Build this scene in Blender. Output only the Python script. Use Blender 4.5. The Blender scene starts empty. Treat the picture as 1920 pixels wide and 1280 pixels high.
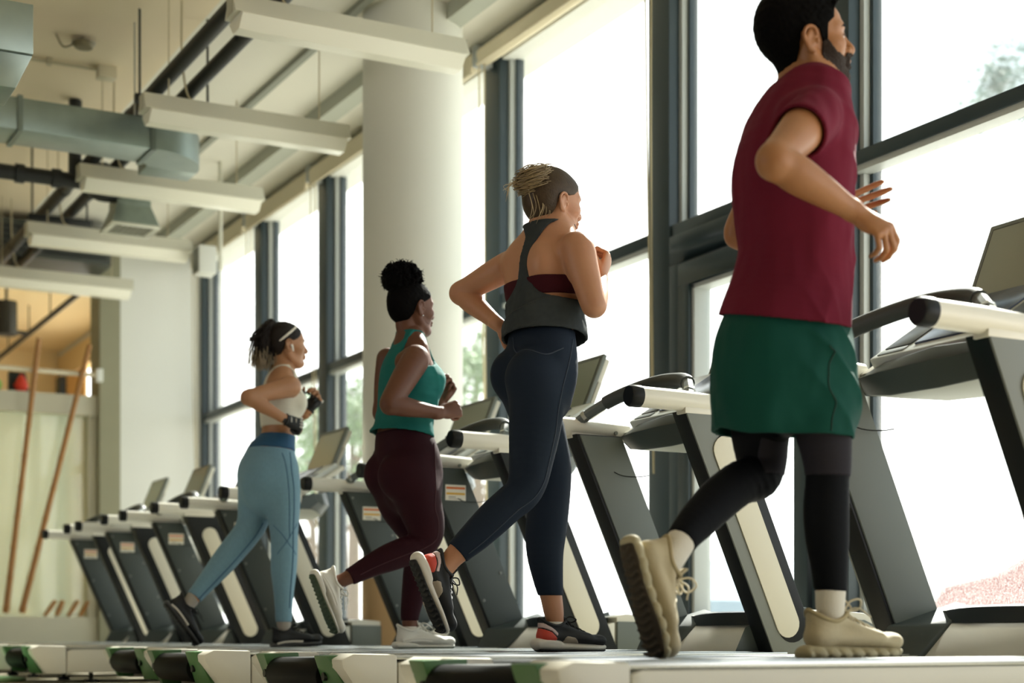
import bpy, bmesh, math, random
import numpy as np
from mathutils import Vector, Matrix, noise

scene = bpy.context.scene
COL = scene.collection
random.seed(7)
np.random.seed(7)

# ------------------------------------------------------------------ camera, sky, sun, exposure
FPX = 3000.0                      # focal length in pixels of a 1920 px wide frame
HORIZON = 1190.0
YAW = math.radians(28.2)
CAMZ = 0.26
cam_data = bpy.data.cameras.new('camera')
cam_data.sensor_width = 36.0
cam_data.lens = 36.0 * FPX / 1920.0
cam_data.shift_y = (HORIZON - 640.0) / 1920.0
cam_data.clip_start = 0.05
cam_data.clip_end = 500.0
cam_data.dof.use_dof = True
cam_data.dof.focus_distance = 5.45
cam_data.dof.aperture_fstop = 2.2
camera = bpy.data.objects.new('camera', cam_data)
camera.location = (0, 0, CAMZ)
camera.rotation_euler = (math.pi / 2, 0, -YAW)
COL.objects.link(camera)
scene.camera = camera

world = bpy.data.worlds.new('daylight')
scene.world = world
world.use_nodes = True
wn = world.node_tree.nodes
wl = world.node_tree.links
for n in list(wn):
    wn.remove(n)
wo = wn.new('ShaderNodeOutputWorld')
wb = wn.new('ShaderNodeBackground')
# bright haze along the horizon and around the sun, paler blue away from it
wtc = wn.new('ShaderNodeTexCoord')
wsep = wn.new('ShaderNodeSeparateXYZ')
wdot = wn.new('ShaderNodeVectorMath')
wdot.operation = 'DOT_PRODUCT'
wdot.inputs[1].default_value = (0.30, 0.95, 0.0)
wl.new(wtc.outputs['Generated'], wsep.inputs[0])
wl.new(wtc.outputs['Generated'], wdot.inputs[0])
glow = wn.new('ShaderNodeMapRange')
glow.interpolation_type = 'SMOOTHSTEP'
glow.inputs['From Min'].default_value = 0.80
glow.inputs['From Max'].default_value = 0.95
wl.new(wdot.outputs['Value'], glow.inputs['Value'])
haze = wn.new('ShaderNodeMapRange')
haze.interpolation_type = 'SMOOTHSTEP'
haze.inputs['From Min'].default_value = 0.12
haze.inputs['From Max'].default_value = 0.30
haze.inputs['To Min'].default_value = 1.0
haze.inputs['To Max'].default_value = 0.0
wl.new(wsep.outputs['Z'], haze.inputs['Value'])
wmax = wn.new('ShaderNodeMath')
wmax.operation = 'MAXIMUM'
wl.new(glow.outputs[0], wmax.inputs[0])
wl.new(haze.outputs[0], wmax.inputs[1])
wmix = wn.new('ShaderNodeMixRGB')
wmix.inputs[1].default_value = (0.25, 0.305, 0.325, 1)
wmix.inputs[2].default_value = (1.0, 0.985, 0.965, 1)
wl.new(wmax.outputs[0], wmix.inputs[0])
wl.new(wmix.outputs[0], wb.inputs['Color'])
wl.new(wb.outputs[0], wo.inputs[0])
wb.inputs['Strength'].default_value = 1.6

sun_data = bpy.data.lights.new('sun', 'SUN')
sun_data.energy = 7.0
sun_data.angle = math.radians(1.5)
sun_data.color = (1.0, 0.95, 0.86)
sun = bpy.data.objects.new('sun', sun_data)
sun.rotation_euler = Vector((-0.62, -0.50, -0.62)).to_track_quat('-Z', 'Y').to_euler()
sun.location = (12, 14, 12)
COL.objects.link(sun)

scene.view_settings.view_transform = 'Standard'
scene.view_settings.look = 'None'
scene.view_settings.exposure = 1.35
scene.view_settings.gamma = 1.0
scene.view_settings.use_curve_mapping = False

# ------------------------------------------------------------------ helpers
SN, CS = math.sin(YAW), math.cos(YAW)


def on_row(px, py, y):
    """A point of the room that lies in the row y (metres along the window wall)."""
    u = (px - 960.0) / FPX
    t = (CS - u * SN) / (u * CS + SN)
    x = y / t
    d = x * SN + y * CS
    return Vector((x, y, CAMZ + (HORIZON - py) * d / FPX))


def on_height(px, py, z):
    """The point at height z of the room seen at this place of the frame."""
    d = FPX * (z - CAMZ) / (HORIZON - py)
    X = (px - 960.0) * d / FPX
    return Vector((X * CS + d * SN, -X * SN + d * CS, z))


def srgb(h):
    h = h.lstrip('#')
    out = []
    for i in (0, 2, 4):
        c = int(h[i:i + 2], 16) / 255.0
        out.append(c / 12.92 if c <= 0.04045 else ((c + 0.055) / 1.055) ** 2.4)
    return (out[0], out[1], out[2], 1.0)


MATS = {}


def mat(name, col, rough=0.6, metal=0.0, spec=0.5, bump=0.0, bscale=60.0, var=0.0, vscale=8.0, sss=0.0,
        stretch=None, sheen=0.0, coat=0.0, col2=None, bdist=0.01):
    if name in MATS:
        return MATS[name]
    m = bpy.data.materials.new(name)
    m.use_nodes = True
    nt = m.node_tree
    b = nt.nodes['Principled BSDF']
    c = srgb(col)
    b.inputs['Base Color'].default_value = c
    b.inputs['Roughness'].default_value = rough
    b.inputs['Metallic'].default_value = metal
    b.inputs['Specular IOR Level'].default_value = spec
    if coat:
        b.inputs['Coat Weight'].default_value = coat
        b.inputs['Coat Roughness'].default_value = 0.15
    if sheen:
        b.inputs['Sheen Weight'].default_value = sheen
        b.inputs['Sheen Roughness'].default_value = 0.5
    if sss:
        b.inputs['Subsurface Weight'].default_value = sss
        b.inputs['Subsurface Radius'].default_value = (0.012, 0.005, 0.003)
        b.inputs['Subsurface Scale'].default_value = 1.0
    if bump or var:
        tc = nt.nodes.new('ShaderNodeTexCoord')
        mp = nt.nodes.new('ShaderNodeMapping')
        nt.links.new(tc.outputs['Object'], mp.inputs[0])
        if stretch:
            mp.inputs['Scale'].default_value = stretch
    if var:
        nz = nt.nodes.new('ShaderNodeTexNoise')
        nz.inputs['Scale'].default_value = vscale
        nz.inputs['Detail'].default_value = 4
        nt.links.new(mp.outputs[0], nz.inputs['Vector'])
        rp = nt.nodes.new('ShaderNodeMixRGB')
        c2 = srgb(col2) if col2 else (c[0] * (1 - var), c[1] * (1 - var), c[2] * (1 - var), 1)
        c1 = c if col2 else (min(1, c[0] * (1 + var)), min(1, c[1] * (1 + var)), min(1, c[2] * (1 + var)), 1)
        rp.inputs[1].default_value = c1
        rp.inputs[2].default_value = c2
        nt.links.new(nz.outputs['Fac'], rp.inputs[0])
        nt.links.new(rp.outputs[0], b.inputs['Base Color'])
    if bump:
        nb = nt.nodes.new('ShaderNodeTexNoise')
        nb.inputs['Scale'].default_value = bscale
        nb.inputs['Detail'].default_value = 3 if bdist < 0.02 else 1.2
        nt.links.new(mp.outputs[0], nb.inputs['Vector'])
        bp = nt.nodes.new('ShaderNodeBump')
        bp.inputs['Strength'].default_value = bump
        bp.inputs['Distance'].default_value = bdist
        nt.links.new(nb.outputs['Fac'], bp.inputs['Height'])
        nt.links.new(bp.outputs[0], b.inputs['Normal'])
    MATS[name] = m
    return m


def emit_mat(name, col, strength):
    m = bpy.data.materials.new(name)
    m.use_nodes = True
    b = m.node_tree.nodes['Principled BSDF']
    b.inputs['Base Color'].default_value = srgb(col)
    b.inputs['Emission Color'].default_value = srgb(col)
    b.inputs['Emission Strength'].default_value = strength
    return m


def glass_mat(name, tint='#f4faf8', gloss=0.05, haze=0.08, hazecol='#ffffff', speck=False):
    m = bpy.data.materials.new(name)
    m.use_nodes = True
    nt = m.node_tree
    for n in list(nt.nodes):
        nt.nodes.remove(n)
    out = nt.nodes.new('ShaderNodeOutputMaterial')
    tr = nt.nodes.new('ShaderNodeBsdfTransparent')
    tr.inputs[0].default_value = srgb(tint)
    gl = nt.nodes.new('ShaderNodeBsdfGlossy')
    gl.inputs['Roughness'].default_value = 0.02
    tl = nt.nodes.new('ShaderNodeBsdfTranslucent')
    tl.inputs[0].default_value = srgb(hazecol)
    m1 = nt.nodes.new('ShaderNodeMixShader')
    m1.inputs[0].default_value = gloss
    nt.links.new(tr.outputs[0], m1.inputs[1])
    nt.links.new(gl.outputs[0], m1.inputs[2])
    m2 = nt.nodes.new('ShaderNodeMixShader')
    m2.inputs[0].default_value = haze
    if speck:
        tc = nt.nodes.new('ShaderNodeTexCoord')
        nz = nt.nodes.new('ShaderNodeTexNoise')
        nz.inputs['Scale'].default_value = 260
        nz.inputs['Detail'].default_value = 2
        nt.links.new(tc.outputs['Object'], nz.inputs['Vector'])
        rp = nt.nodes.new('ShaderNodeMapRange')
        rp.inputs['From Min'].default_value = 0.45
        rp.inputs['From Max'].default_value = 0.8
        rp.inputs['To Min'].default_value = haze
        rp.inputs['To Max'].default_value = min(1.0, haze + 0.22)
        nt.links.new(nz.outputs['Fac'], rp.inputs['Value'])
        nt.links.new(rp.outputs[0], m2.inputs[0])
    nt.links.new(m1.outputs[0], m2.inputs[1])
    nt.links.new(tl.outputs[0], m2.inputs[2])
    nt.links.new(m2.outputs[0], out.inputs[0])
    return m


def link_mesh(name, me, material=None, parent=None, smooth=None):
    o = bpy.data.objects.new(name, me)
    COL.objects.link(o)
    if material is not None:
        if isinstance(material, (list, tuple)):
            for mm in material:
                me.materials.append(mm)
        else:
            me.materials.append(material)
    if parent is not None:
        o.parent = parent
    if smooth is not None:
        for p in me.polygons:
            p.use_smooth = True
        if smooth < 180:
            try:
                me.set_sharp_from_angle(angle=math.radians(smooth))
            except Exception:
                pass
    return o


def build(name, bm, material=None, parent=None, bevel=0.0, segs=2, smooth=40):
    if bevel:
        bmesh.ops.remove_doubles(bm, verts=bm.verts, dist=1e-5)
        eds = [e for e in bm.edges if len(e.link_faces) == 2 and e.calc_face_angle(0) > 0.5]
        bmesh.ops.bevel(bm, geom=eds, offset=bevel, segments=segs, affect='EDGES', profile=0.6, clamp_overlap=True)
    bmesh.ops.recalc_face_normals(bm, faces=bm.faces)
    me = bpy.data.meshes.new(name)
    bm.to_mesh(me)
    bm.free()
    return link_mesh(name, me, material, parent, smooth)


def box(bm, x0, x1, y0, y1, z0, z1, mi=0):
    vs = [bm.verts.new((x, y, z)) for x in (x0, x1) for y in (y0, y1) for z in (z0, z1)]
    for f in ((0, 1, 3, 2), (4, 6, 7, 5), (0, 4, 5, 1), (2, 3, 7, 6), (0, 2, 6, 4), (1, 5, 7, 3)):
        fc = bm.faces.new([vs[i] for i in f])
        fc.material_index = mi
    return vs


def hexa(bm, pts, mi=0):
    """eight points: bottom loop of four then top loop of four"""
    vs = [bm.verts.new(p) for p in pts]
    for f in ((3, 2, 1, 0), (4, 5, 6, 7), (0, 1, 5, 4), (1, 2, 6, 5), (2, 3, 7, 6), (3, 0, 4, 7)):
        fc = bm.faces.new([vs[i] for i in f])
        fc.material_index = mi
    return vs


def prism_xz(bm, poly, y0, y1, mi=0):
    """polygon in x,z extruded along y"""
    a = [bm.verts.new((p[0], y0, p[1])) for p in poly]
    b = [bm.verts.new((p[0], y1, p[1])) for p in poly]
    n = len(poly)
    fs = [bm.faces.new(a[::-1]), bm.faces.new(b)]
    for i in range(n):
        fs.append(bm.faces.new((a[i], a[(i + 1) % n], b[(i + 1) % n], b[i])))
    for f in fs:
        f.material_index = mi


def sweep(bm, pts, r, n=12, cap=True, mi=0, ry=None):
    """tube along points; r scalar or per-point list; ry optional second radius (elliptic)"""
    pts = [Vector(p) for p in pts]
    rs = r if isinstance(r, (list, tuple)) else [r] * len(pts)
    rings = []
    up = None
    for i, p in enumerate(pts):
        if i == 0:
            d = pts[1] - pts[0]
        elif i == len(pts) - 1:
            d = pts[-1] - pts[-2]
        else:
            d = (pts[i + 1] - p).normalized() + (p - pts[i - 1]).normalized()
        d.normalize()
        if up is None:
            up = Vector((0, 0, 1)) if abs(d.z) < 0.9 else Vector((1, 0, 0))
        s = d.cross(up)
        if s.length < 1e-5:
            s = d.orthogonal()
        s.normalize()
        up = s.cross(d).normalized()
        r2 = rs[i] * (ry if ry else 1.0)
        rings.append([bm.verts.new(p + s * (rs[i] * math.cos(2 * math.pi * k / n)) + up * (r2 * math.sin(2 * math.pi * k / n)))
                      for k in range(n)])
    for i in range(len(rings) - 1):
        for k in range(n):
            f = bm.faces.new((rings[i][k], rings[i][(k + 1) % n], rings[i + 1][(k + 1) % n], rings[i + 1][k]))
            f.material_index = mi
    if cap:
        f = bm.faces.new(rings[0][::-1]); f.material_index = mi
        f = bm.faces.new(rings[-1]); f.material_index = mi


def spline(pts, n=6):
    pts = [np.array(p, float) for p in pts]
    P = [2 * pts[0] - pts[1]] + pts + [2 * pts[-1] - pts[-2]]
    out = []
    for i in range(1, len(P) - 2):
        for k in range(n):
            t = k / n
            a, b, c, d = P[i - 1], P[i], P[i + 1], P[i + 2]
            out.append(0.5 * (2 * b + (c - a) * t + (2 * a - 5 * b + 4 * c - d) * t * t + (3 * b - a - 3 * c + d) * t ** 3))
    out.append(pts[-1])
    return out


def tag(o, label=None, cat=None, group=None, kind=None):
    if label:
        o['label'] = label
    if cat:
        o['category'] = cat
    if group:
        o['group'] = group
    if kind:
        o['kind'] = kind
    return o


def empty(name, loc=(0, 0, 0), rz=0.0):
    o = bpy.data.objects.new(name, None)
    o.empty_display_size = 0.1
    o.location = loc
    o.rotation_euler = (0, 0, rz)
    COL.objects.link(o)
    return o


def struct(name, bm, material, bevel=0.0, parent=None, smooth=None):
    o = build(name, bm, material, parent, bevel, smooth=smooth)
    if parent is None:
        o['kind'] = 'structure'
    return o


def copy_tree(o, parent=None):
    c = o.copy()
    COL.objects.link(c)
    if parent is not None:
        c.parent = parent
    for ch in list(o.children):
        copy_tree(ch, c)
    return c

# ------------------------------------------------------------------ materials of the place
M_ceil = mat('ceiling_paint', '#dedacd', 0.9, var=0.04, vscale=1.2)
M_wall = mat('wall_paint', '#dcdcd6', 0.85, var=0.03, vscale=1.5)
M_col = mat('column_paint', '#d9d8cf', 0.8, var=0.02, vscale=2)
M_floor = mat('floor_vinyl', '#b3ab96', 0.45, var=0.08, vscale=5, bump=0.05, bscale=200)
M_frame = mat('window_frame_paint', '#24333a', 0.42, var=0.05, vscale=12)
M_bead = mat('glazing_bead', '#aeb2b0', 0.4)
M_olive = mat('pilaster_paint', '#8f8c74', 0.8, var=0.04)
M_warm = mat('warm_paint', '#e8cfa0', 0.85, var=0.03)
M_orange = mat('orange_panel', '#e7b878', 0.8, var=0.05)
M_sill = mat('sill_stone', '#d8d4cb', 0.5)
M_blind = mat('blind_fabric', '#d8cdb2', 0.85, bump=0.05, bscale=400)
M_galv = mat('galvanised_steel', '#8d9a94', 0.36, 0.75, var=0.16, vscale=9)
M_pipe = mat('pipe_lagging', '#15191a', 0.5)
M_lightbody = mat('fixture_enamel', '#d4d2c2', 0.45)
M_lens = mat('fixture_reflector', '#efecdc', 0.3)
M_steel = mat('brushed_steel', '#b9bab4', 0.35, 0.8)
M_bamboo = mat('bamboo', '#9a6a35', 0.5, var=0.25, vscale=14, stretch=(3, 3, 0.6))
M_white = mat('white_plastic', '#dedfd8', 0.4)
M_cord = mat('cream_cord', '#b8ac8c', 0.7)
G_win = glass_mat('window_glass', '#f9fcfb', 0.04, 0.02, '#fdfdfb')
G_dusty = glass_mat('dusty_glass', '#f9fcfb', 0.03, 0.025, '#fffdfa', speck=True)
G_frost = glass_mat('frosted_partition_glass', '#e6ece4', 0.06, 0.42, '#dfe6dc')

WF = 4.72          # inner face of the mullions
WG = 4.84          # glass plane
MULL = [2.75, 4.25, 5.71, 7.15, 9.07, 10.55, 12.02, 13.58, 15.25]
ZT = 2.42          # top of the transom
ZS = 0.34          # bottom of the glass
ZC = 4.03          # ceiling height
YF = 15.27         # far wall

bm = bmesh.new(); box(bm, -7, 5.2, -5, 24, -0.12, 0.0)
struct('floor', bm, M_floor)
bm = bmesh.new(); box(bm, -7, 5.2, -5, 24, ZC, ZC + 0.25)
struct('ceiling', bm, M_ceil)
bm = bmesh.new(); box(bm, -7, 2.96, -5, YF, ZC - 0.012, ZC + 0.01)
struct('ceiling_warm_bounce', bm, mat('ceiling_bounce_colour', '#e2d2b4', 0.9, var=0.04, vscale=1.0))  # warm bounce light painted into the left ceiling's colour
bm = bmesh.new(); box(bm, 3.89, 4.95, YF, YF + 0.2, 0, ZC)
struct('wall_far', bm, M_wall)
bm = bmesh.new(); box(bm, 3.70, 3.90, YF - 0.14, YF + 0.22, 0, ZC)
struct('trim_pilaster', bm, M_olive, 0.006)
bm = bmesh.new(); box(bm, WF + 0.03, WF + 0.3, -5, YF + 6.4, 0, ZS - 0.05)
struct('wall_window_base', bm, M_wall)
bm = bmesh.new(); box(bm, WF - 0.05, WF + 0.24, 2.0, YF - 0.01, ZS - 0.05, ZS - 0.005)
struct('trim_window_sill', bm, M_sill, 0.006)
bm = bmesh.new(); box(bm, WF + 0.02, WF + 0.3, -5, YF + 6.4, ZC - 0.12, ZC)
struct('wall_window_head', bm, M_wall)

bm = bmesh.new(); box(bm, -7, 5.2, -5.2, -5.0, 0, ZC)
struct('wall_back', bm, mat('wall_paint_dark', '#4a4c48', 0.9, var=.05))  # unseen wall added dark, to cut fill light from behind
bm = bmesh.new()
box(bm, -7.2, -7, -5, 24, 0, 1.0); box(bm, -7.2, -7, -5, 24, 3.4, ZC)
box(bm, -7.2, -7, -5, 4, 1.0, 3.4); box(bm, -7.2, -7, 8, 24, 1.0, 3.4)
struct('wall_left', bm, mat('wall_paint_dark', '#4a4c48', 0.9, var=.05))  # unseen wall added to cut side light; its opening lets some fill in

# ceiling battens running along the window wall
bm = bmesh.new(); box(bm, 4.17, 4.30, -2, YF, ZC - 0.10, ZC)
struct('trim_ceiling_beam', bm, mat('beam_paint', '#aeb0a2', 0.8))
bm = bmesh.new(); box(bm, 3.69, 3.74, -2, YF, ZC - 0.035, ZC)
struct('trim_ceiling_batten', bm, mat('batten_paint', '#8f9184', 0.7))
bm = bmesh.new(); box(bm, 4.66, 4.72, -2, YF, ZC - 0.05, ZC)
struct('trim_ceiling_edge', bm, mat('batten_paint', '#8f9184', 0.7))

# mullions
for i, y in enumerate(MULL):
    bm = bmesh.new()
    hw = 0.10 if i < len(MULL) - 1 else 0.05
    box(bm, WF, WG + 0.05, y - hw, y + hw, ZS - 0.04, ZC)
    o = struct('window_mullion' if i == 0 else 'window_mullion', bm, M_frame, 0.006, smooth=30)
    bm = bmesh.new()
    box(bm, WG - 0.055, WG - 0.01, y - hw - 0.028, y - hw + 0.003, ZT + 0.06 if i in (1,) else ZS, ZC - 0.02)
    build('bead', bm, M_bead, o, 0.003)
    bm = bmesh.new()
    box(bm, WG - 0.02, WG + 0.03, y - hw - 0.05, y - hw - 0.026, ZS, ZC - 0.02)
    box(bm, WG - 0.02, WG + 0.03, y + hw, y + hw + 0.03, ZS, ZC - 0.02)
    build('gasket', bm, M_frame, o)

# bays between the mullions: transom and panes
for i in range(len(MULL) - 1):
    y0, y1 = MULL[i] + 0.10, MULL[i + 1] - (0.10 if i < len(MULL) - 2 else 0.05)
    bm = bmesh.new()
    door = (i == 2)
    box(bm, WF + 0.01, WG + 0.03, y0, y1, ZT - 0.062, ZT)
    w = struct('window_%d' % (i + 1), bm, M_frame, 0.004, smooth=30)
    bm = bmesh.new(); box(bm, WG - 0.004, WG + 0.004, y0 + 0.02, y1 - 0.02, ZT - 0.005, ZC - 0.11)
    build('upper_pane', bm, G_win, w, smooth=None)
    if not door:
        bm = bmesh.new(); box(bm, WG - 0.004, WG + 0.004, y0 + 0.02, y1 - 0.02, ZS - 0.01, ZT - 0.055)
        build('lower_pane', bm, G_dusty if i in (1,) else G_win, w, smooth=None)
        bm = bmesh.new()
        box(bm, WF + 0.02, WG - 0.012, y0, y1, ZT - 0.09, ZT - 0.06)
        build('lit_underside', bm, M_bead, w, 0.003)  # pale bar carries the daylight on the transom's underside in its colour
        bm = bmesh.new()
        box(bm, WG - 0.02, WG + 0.03, y0, y1, ZS - 0.02, ZS + 0.03)
        build('bottom_rail', bm, M_bead, w, 0.003)
    else:
        # a framed door with its own stiles in this bay
        d = bpy.data.objects.new('door_1', None); COL.objects.link(d); d['kind'] = 'structure'
        bm = bmesh.new()
        box(bm, WF, WG + 0.03, y0, y1, 2.20, ZT - 0.062)
        box(bm, WF, WG + 0.03, y1 - 0.10, y1, 0.0, 2.20)
        box(bm, WF, WG + 0.03, y0, y0 + 0.06, 0.0, 2.20)
        build('door_frame', bm, M_frame, d, 0.005, smooth=30)
        bm = bmesh.new()
        ya, yb = y0 + 0.07, y1 - 0.11
        box(bm, WF - 0.02, WG, ya, yb, 2.07, 2.19)
        box(bm, WF - 0.02, WG, yb - 0.10, yb, 0.06, 2.07)
        box(bm, WF - 0.02, WG, ya, ya + 0.10, 0.06, 2.07)
        box(bm, WF - 0.02, WG, ya, yb, 0.06, 0.34)
        build('door_leaf', bm, M_frame, d, 0.005, smooth=30)
        bm = bmesh.new()
        box(bm, WF + 0.0, WG - 0.02, yb - 0.125, yb - 0.10, 0.34, 2.07)
        box(bm, WF + 0.0, WG - 0.02, ya + 0.10, yb - 0.10, 2.045, 2.07)
        build('glazing_bead', bm, M_bead, d, 0.003)
        bm = bmesh.new(); box(bm, WG - 0.05, WG - 0.042, ya + 0.09, yb - 0.09, 0.33, 2.06)
        build('door_pane', bm, G_win, d, smooth=None)

# roller blinds, rolled up at the window head
for i in range(1, len(MULL) - 1):
    y0, y1 = MULL[i] + 0.02, MULL[i + 1] - 0.02
    if i == len(MULL) - 2:
        y1 = MULL[i + 1] - 0.08
    drop = [0, 3.85, 3.85, 3.87, 3.84, 3.83, 3.82, 3.82][i]
    r = empty('roller_blind', (WF - 0.07, 0.5 * (y0 + y1), ZC - 0.02))
    hl = 0.5 * (y1 - y0)
    bm = bmesh.new()
    sweep(bm, [(0, -hl, -0.075), (0, hl, -0.075)], 0.058, 20)
    build('roller_tube', bm, M_blind, r, smooth=50)
    bm = bmesh.new()
    zb = drop - (ZC - 0.02)
    box(bm, -0.062, -0.056, -hl + 0.03, hl - 0.03, zb, -0.06)
    build('fabric', bm, M_blind, r, smooth=None)
    bm = bmesh.new()
    sweep(bm, [(-0.059, -hl + 0.02, zb), (-0.059, hl - 0.02, zb)], 0.010, 10)
    build('hem_bar', bm, M_blind, r, smooth=50)
    for s in (-1, 1):
        bm = bmesh.new()
        box(bm, -0.06, 0.06, s * hl - 0.008, s * hl + 0.008, -0.14, -0.005)
        build('bracket', bm, M_bead, r, 0.004)
    bm = bmesh.new()
    zl = -2.9 if i in (2, 3, 5) else -2.6
    pts = [(-0.01, hl - 0.03, -0.07), (-0.012, hl - 0.035, -1.4), (-0.006, hl - 0.05, zl)]
    sweep(bm, spline(pts, 5), 0.005, 6)
    pts = [(-0.05, hl - 0.03, -0.07), (-0.05, hl - 0.06, -1.4), (-0.006, hl - 0.05, zl)]
    sweep(bm, spline(pts, 5), 0.005, 6)
    build('pull_chain', bm, M_cord, r, smooth=60)
    names = {1: 'beige roller blind rolled up above the dusty window beside the front runner',
             2: 'beige roller blind rolled up above the glazed door',
             3: 'beige roller blind above the tall pane right of the woman with the blonde bun',
             4: 'beige roller blind just right of the round column',
             5: 'beige roller blind hidden mostly behind the round column',
             6: 'beige roller blind just left of the round column',
             7: 'beige roller blind over the farthest window by the far wall'}
    tag(r, names[i], 'blind', 'roller blinds at the window head')

# the round column
bm = bmesh.new()
bmesh.ops.create_cone(bm, cap_ends=True, segments=96, radius1=0.305, radius2=0.305, depth=ZC, matrix=Matrix.Translation((4.08, 8.89, ZC / 2)))
struct('column', bm, M_col, smooth=40)
bm = bmesh.new()
bmesh.ops.create_cone(bm, cap_ends=True, segments=96, radius1=0.309, radius2=0.309, depth=.60, matrix=Matrix.Translation((4.08, 8.89, .30)))
struct('trim_column_base', bm, mat('column_base_tan', '#c9a679', 0.7, var=.05), smooth=40)

# ------------------------------------------------------------------ far partition and the room behind it
bm = bmesh.new()
box(bm, -7, 3.70, YF - 0.06, YF + 0.16, 2.33, 2.52)
box(bm, -7, 3.70, YF - 0.06, YF + 0.16, 0, 0.43)
box(bm, 3.62, 3.70, YF - 0.02, YF + 0.12, 0.43, 2.33)
box(bm, 1.5, 1.58, YF - 0.02, YF + 0.12, 0.43, 2.33)
struct('wall_partition', bm, mat('partition_paint', '#c2beaa', 0.7, var=0.03), 0.004)
bm = bmesh.new(); box(bm, -7, 3.63, YF + 0.04, YF + 0.05, 0.42, 2.34)
struct('window_partition_glass', bm, G_frost)
bm = bmesh.new(); box(bm, -7, 5.0, 21.6, 21.8, 0, ZC)
struct('wall_back_room', bm, M_warm)
bm = bmesh.new(); box(bm, -7, 4.75, YF + 0.25, 21.6, ZC - 0.02, ZC - 0.002)
struct('ceiling_back_room', bm, M_warm)
bm = bmesh.new()
box(bm, WF, WG, 17.6, 18.4, 0.3, ZC - 0.1)
box(bm, WF, WG, 21.0, 21.6, 0.3, ZC - 0.1)
box(bm, WF, WG, YF + .2, 21.0, 3.62, ZC - 0.1)
struct('wall_back_room_window', bm, M_warm)
bm = bmesh.new(); box(bm, WF - 0.02, WF + 0.01, 19.95, 20.95, 0.4, 3.6)
struct('trim_orange_panel', bm, M_orange)
bm = bmesh.new(); box(bm, WG - .03, WG - .02, YF + .2, 17.6, 0.3, 3.63)
struct('window_back_room_shade', bm, glass_mat('sun_diffuser_white', '#eef2ee', 0.02, 0.92, '#f4f6f0'))  # unseen pane added to spread the sun evenly over the partition glass
bm = bmesh.new(); box(bm, WF - 0.08, WF, 21.05, 21.3, 0, 3.62)
struct('trim_dark_post', bm, M_frame)

# hanging rail, bamboo poles
def pole(pts, r, label):
    a, b = Vector(pts[0]), Vector(pts[1])
    o = bmesh.new()
    n = 9
    P, R = [], []
    for k in range(n):
        for dt, rr in ((0.0, 1.0), (0.06, 1.0), (0.085, 1.22), (0.11, 1.0)):
            tt = (k + dt * 2) / n
            P.append(a.lerp(b, tt)); R.append(r * rr * (1 - 0.25 * tt))
    P.append(b); R.append(r * 0.75)
    sweep(o, P, R, 12)
    ob = build('bamboo_pole', o, M_bamboo, smooth=50)
    return tag(ob, label, 'pole')

bm = bmesh.new()
sweep(bm, [(-2.0, YF - 0.16, 2.75), (3.72, YF - 0.16, 2.70)], 0.022, 12)
o = build('hanging_rail', bm, mat('rail_paint', '#d9cfb6', 0.5), smooth=50)
bm = bmesh.new()
box(bm, 3.66, 3.72, YF - 0.20, YF - 0.12, 2.64, 2.76)
build('bracket', bm, M_white, o, 0.004)
tag(o, 'thin cream rail across the upper opening of the far partition', 'rail')
pa, pb = on_row(11, 1154, YF - 0.0), on_row(73, 634, YF - 0.24)
pa.z = .465
pole((pa, pb), 0.030, 'tall bamboo pole leaning on the partition, left of the pair')
pa, pb = on_row(41, 1154, YF - 0.0), on_row(168, 646, YF - 0.24)
pa.z = .465
pole((pa, pb), 0.030, 'tall bamboo pole leaning at a steeper slant nearer the pilaster')
for k, (xa, xb) in enumerate(((84, 104), (106, 118), (128, 146), (150, 167))):
    pa, pb = on_row(xa, 1156, YF - 0.02), on_row(xb, 1126, YF + 0.0)
    pa.z = .437
    bm = bmesh.new(); sweep(bm, [pa, pa.lerp(pb, 0.5), pb], [0.017, 0.022 if k != 1 else .028, 0.020], 12)
    bmesh.ops.translate(bm, verts=bm.verts, vec=(0, 0, 0.0))
    ob = build('bamboo_stub', bm, M_bamboo, smooth=50)
    tag(ob, ['short bamboo stub low on the partition, next to the tall leaning poles', 'thickest short bamboo stub low on the partition',
             'short bamboo stub third along the foot of the partition', 'short bamboo stub closest to the farthest treadmill'][k],
        'bamboo stub', 'bamboo stubs at the foot of the partition')

# things stored behind the upper opening
p = on_row(27, 733, YF + 0.35)
bm = bmesh.new()
bmesh.ops.create_uvsphere(bm, u_segments=24, v_segments=16, radius=1.0)
for v in bm.verts:
    v.co = Vector((v.co.x * 0.055 * (1.25 if v.co.z < 0 else 1 - 0.4 * v.co.z), v.co.y * 0.05, v.co.z * 0.085))
bmesh.ops.translate(bm, verts=bm.verts, vec=(p.x, YF + .03, 2.52 + 0.083))
o = build('red_bag', bm, mat('red_fabric', '#d8381c', 0.6), smooth=60)
tag(o, 'orange red bag on the partition header behind the rail', 'bag')
p = on_row(37, 733, YF + 0.12)
p.y = YF + .135
bm = bmesh.new()
hexa(bm, [(p.x - 0.10, p.y - .04, 2.52), (p.x + 0.09, p.y - .04, 2.52), (p.x + 0.09, p.y + .04, 2.52), (p.x - 0.10, p.y + .04, 2.52),
          (p.x - 0.10, p.y - .04, 2.72), (p.x + 0.05, p.y - .04, 2.72), (p.x + 0.05, p.y + .04, 2.72), (p.x - 0.10, p.y + .04, 2.72)])
o = build('dark_case', bm, mat('dark_case_fabric', '#2c302c', 0.7), None, 0.01)
tag(o, 'dark case standing behind the orange red bag', 'case')
p = on_row(6, 733, YF + 0.05)
bm = bmesh.new()
bmesh.ops.create_uvsphere(bm, u_segments=20, v_segments=12, radius=0.06)
bmesh.ops.translate(bm, verts=bm.verts, vec=(p.x - .07, p.y, 2.58))
o = build('green_ball', bm, mat('green_rubber', '#86c05a', 0.5), smooth=60)
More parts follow.
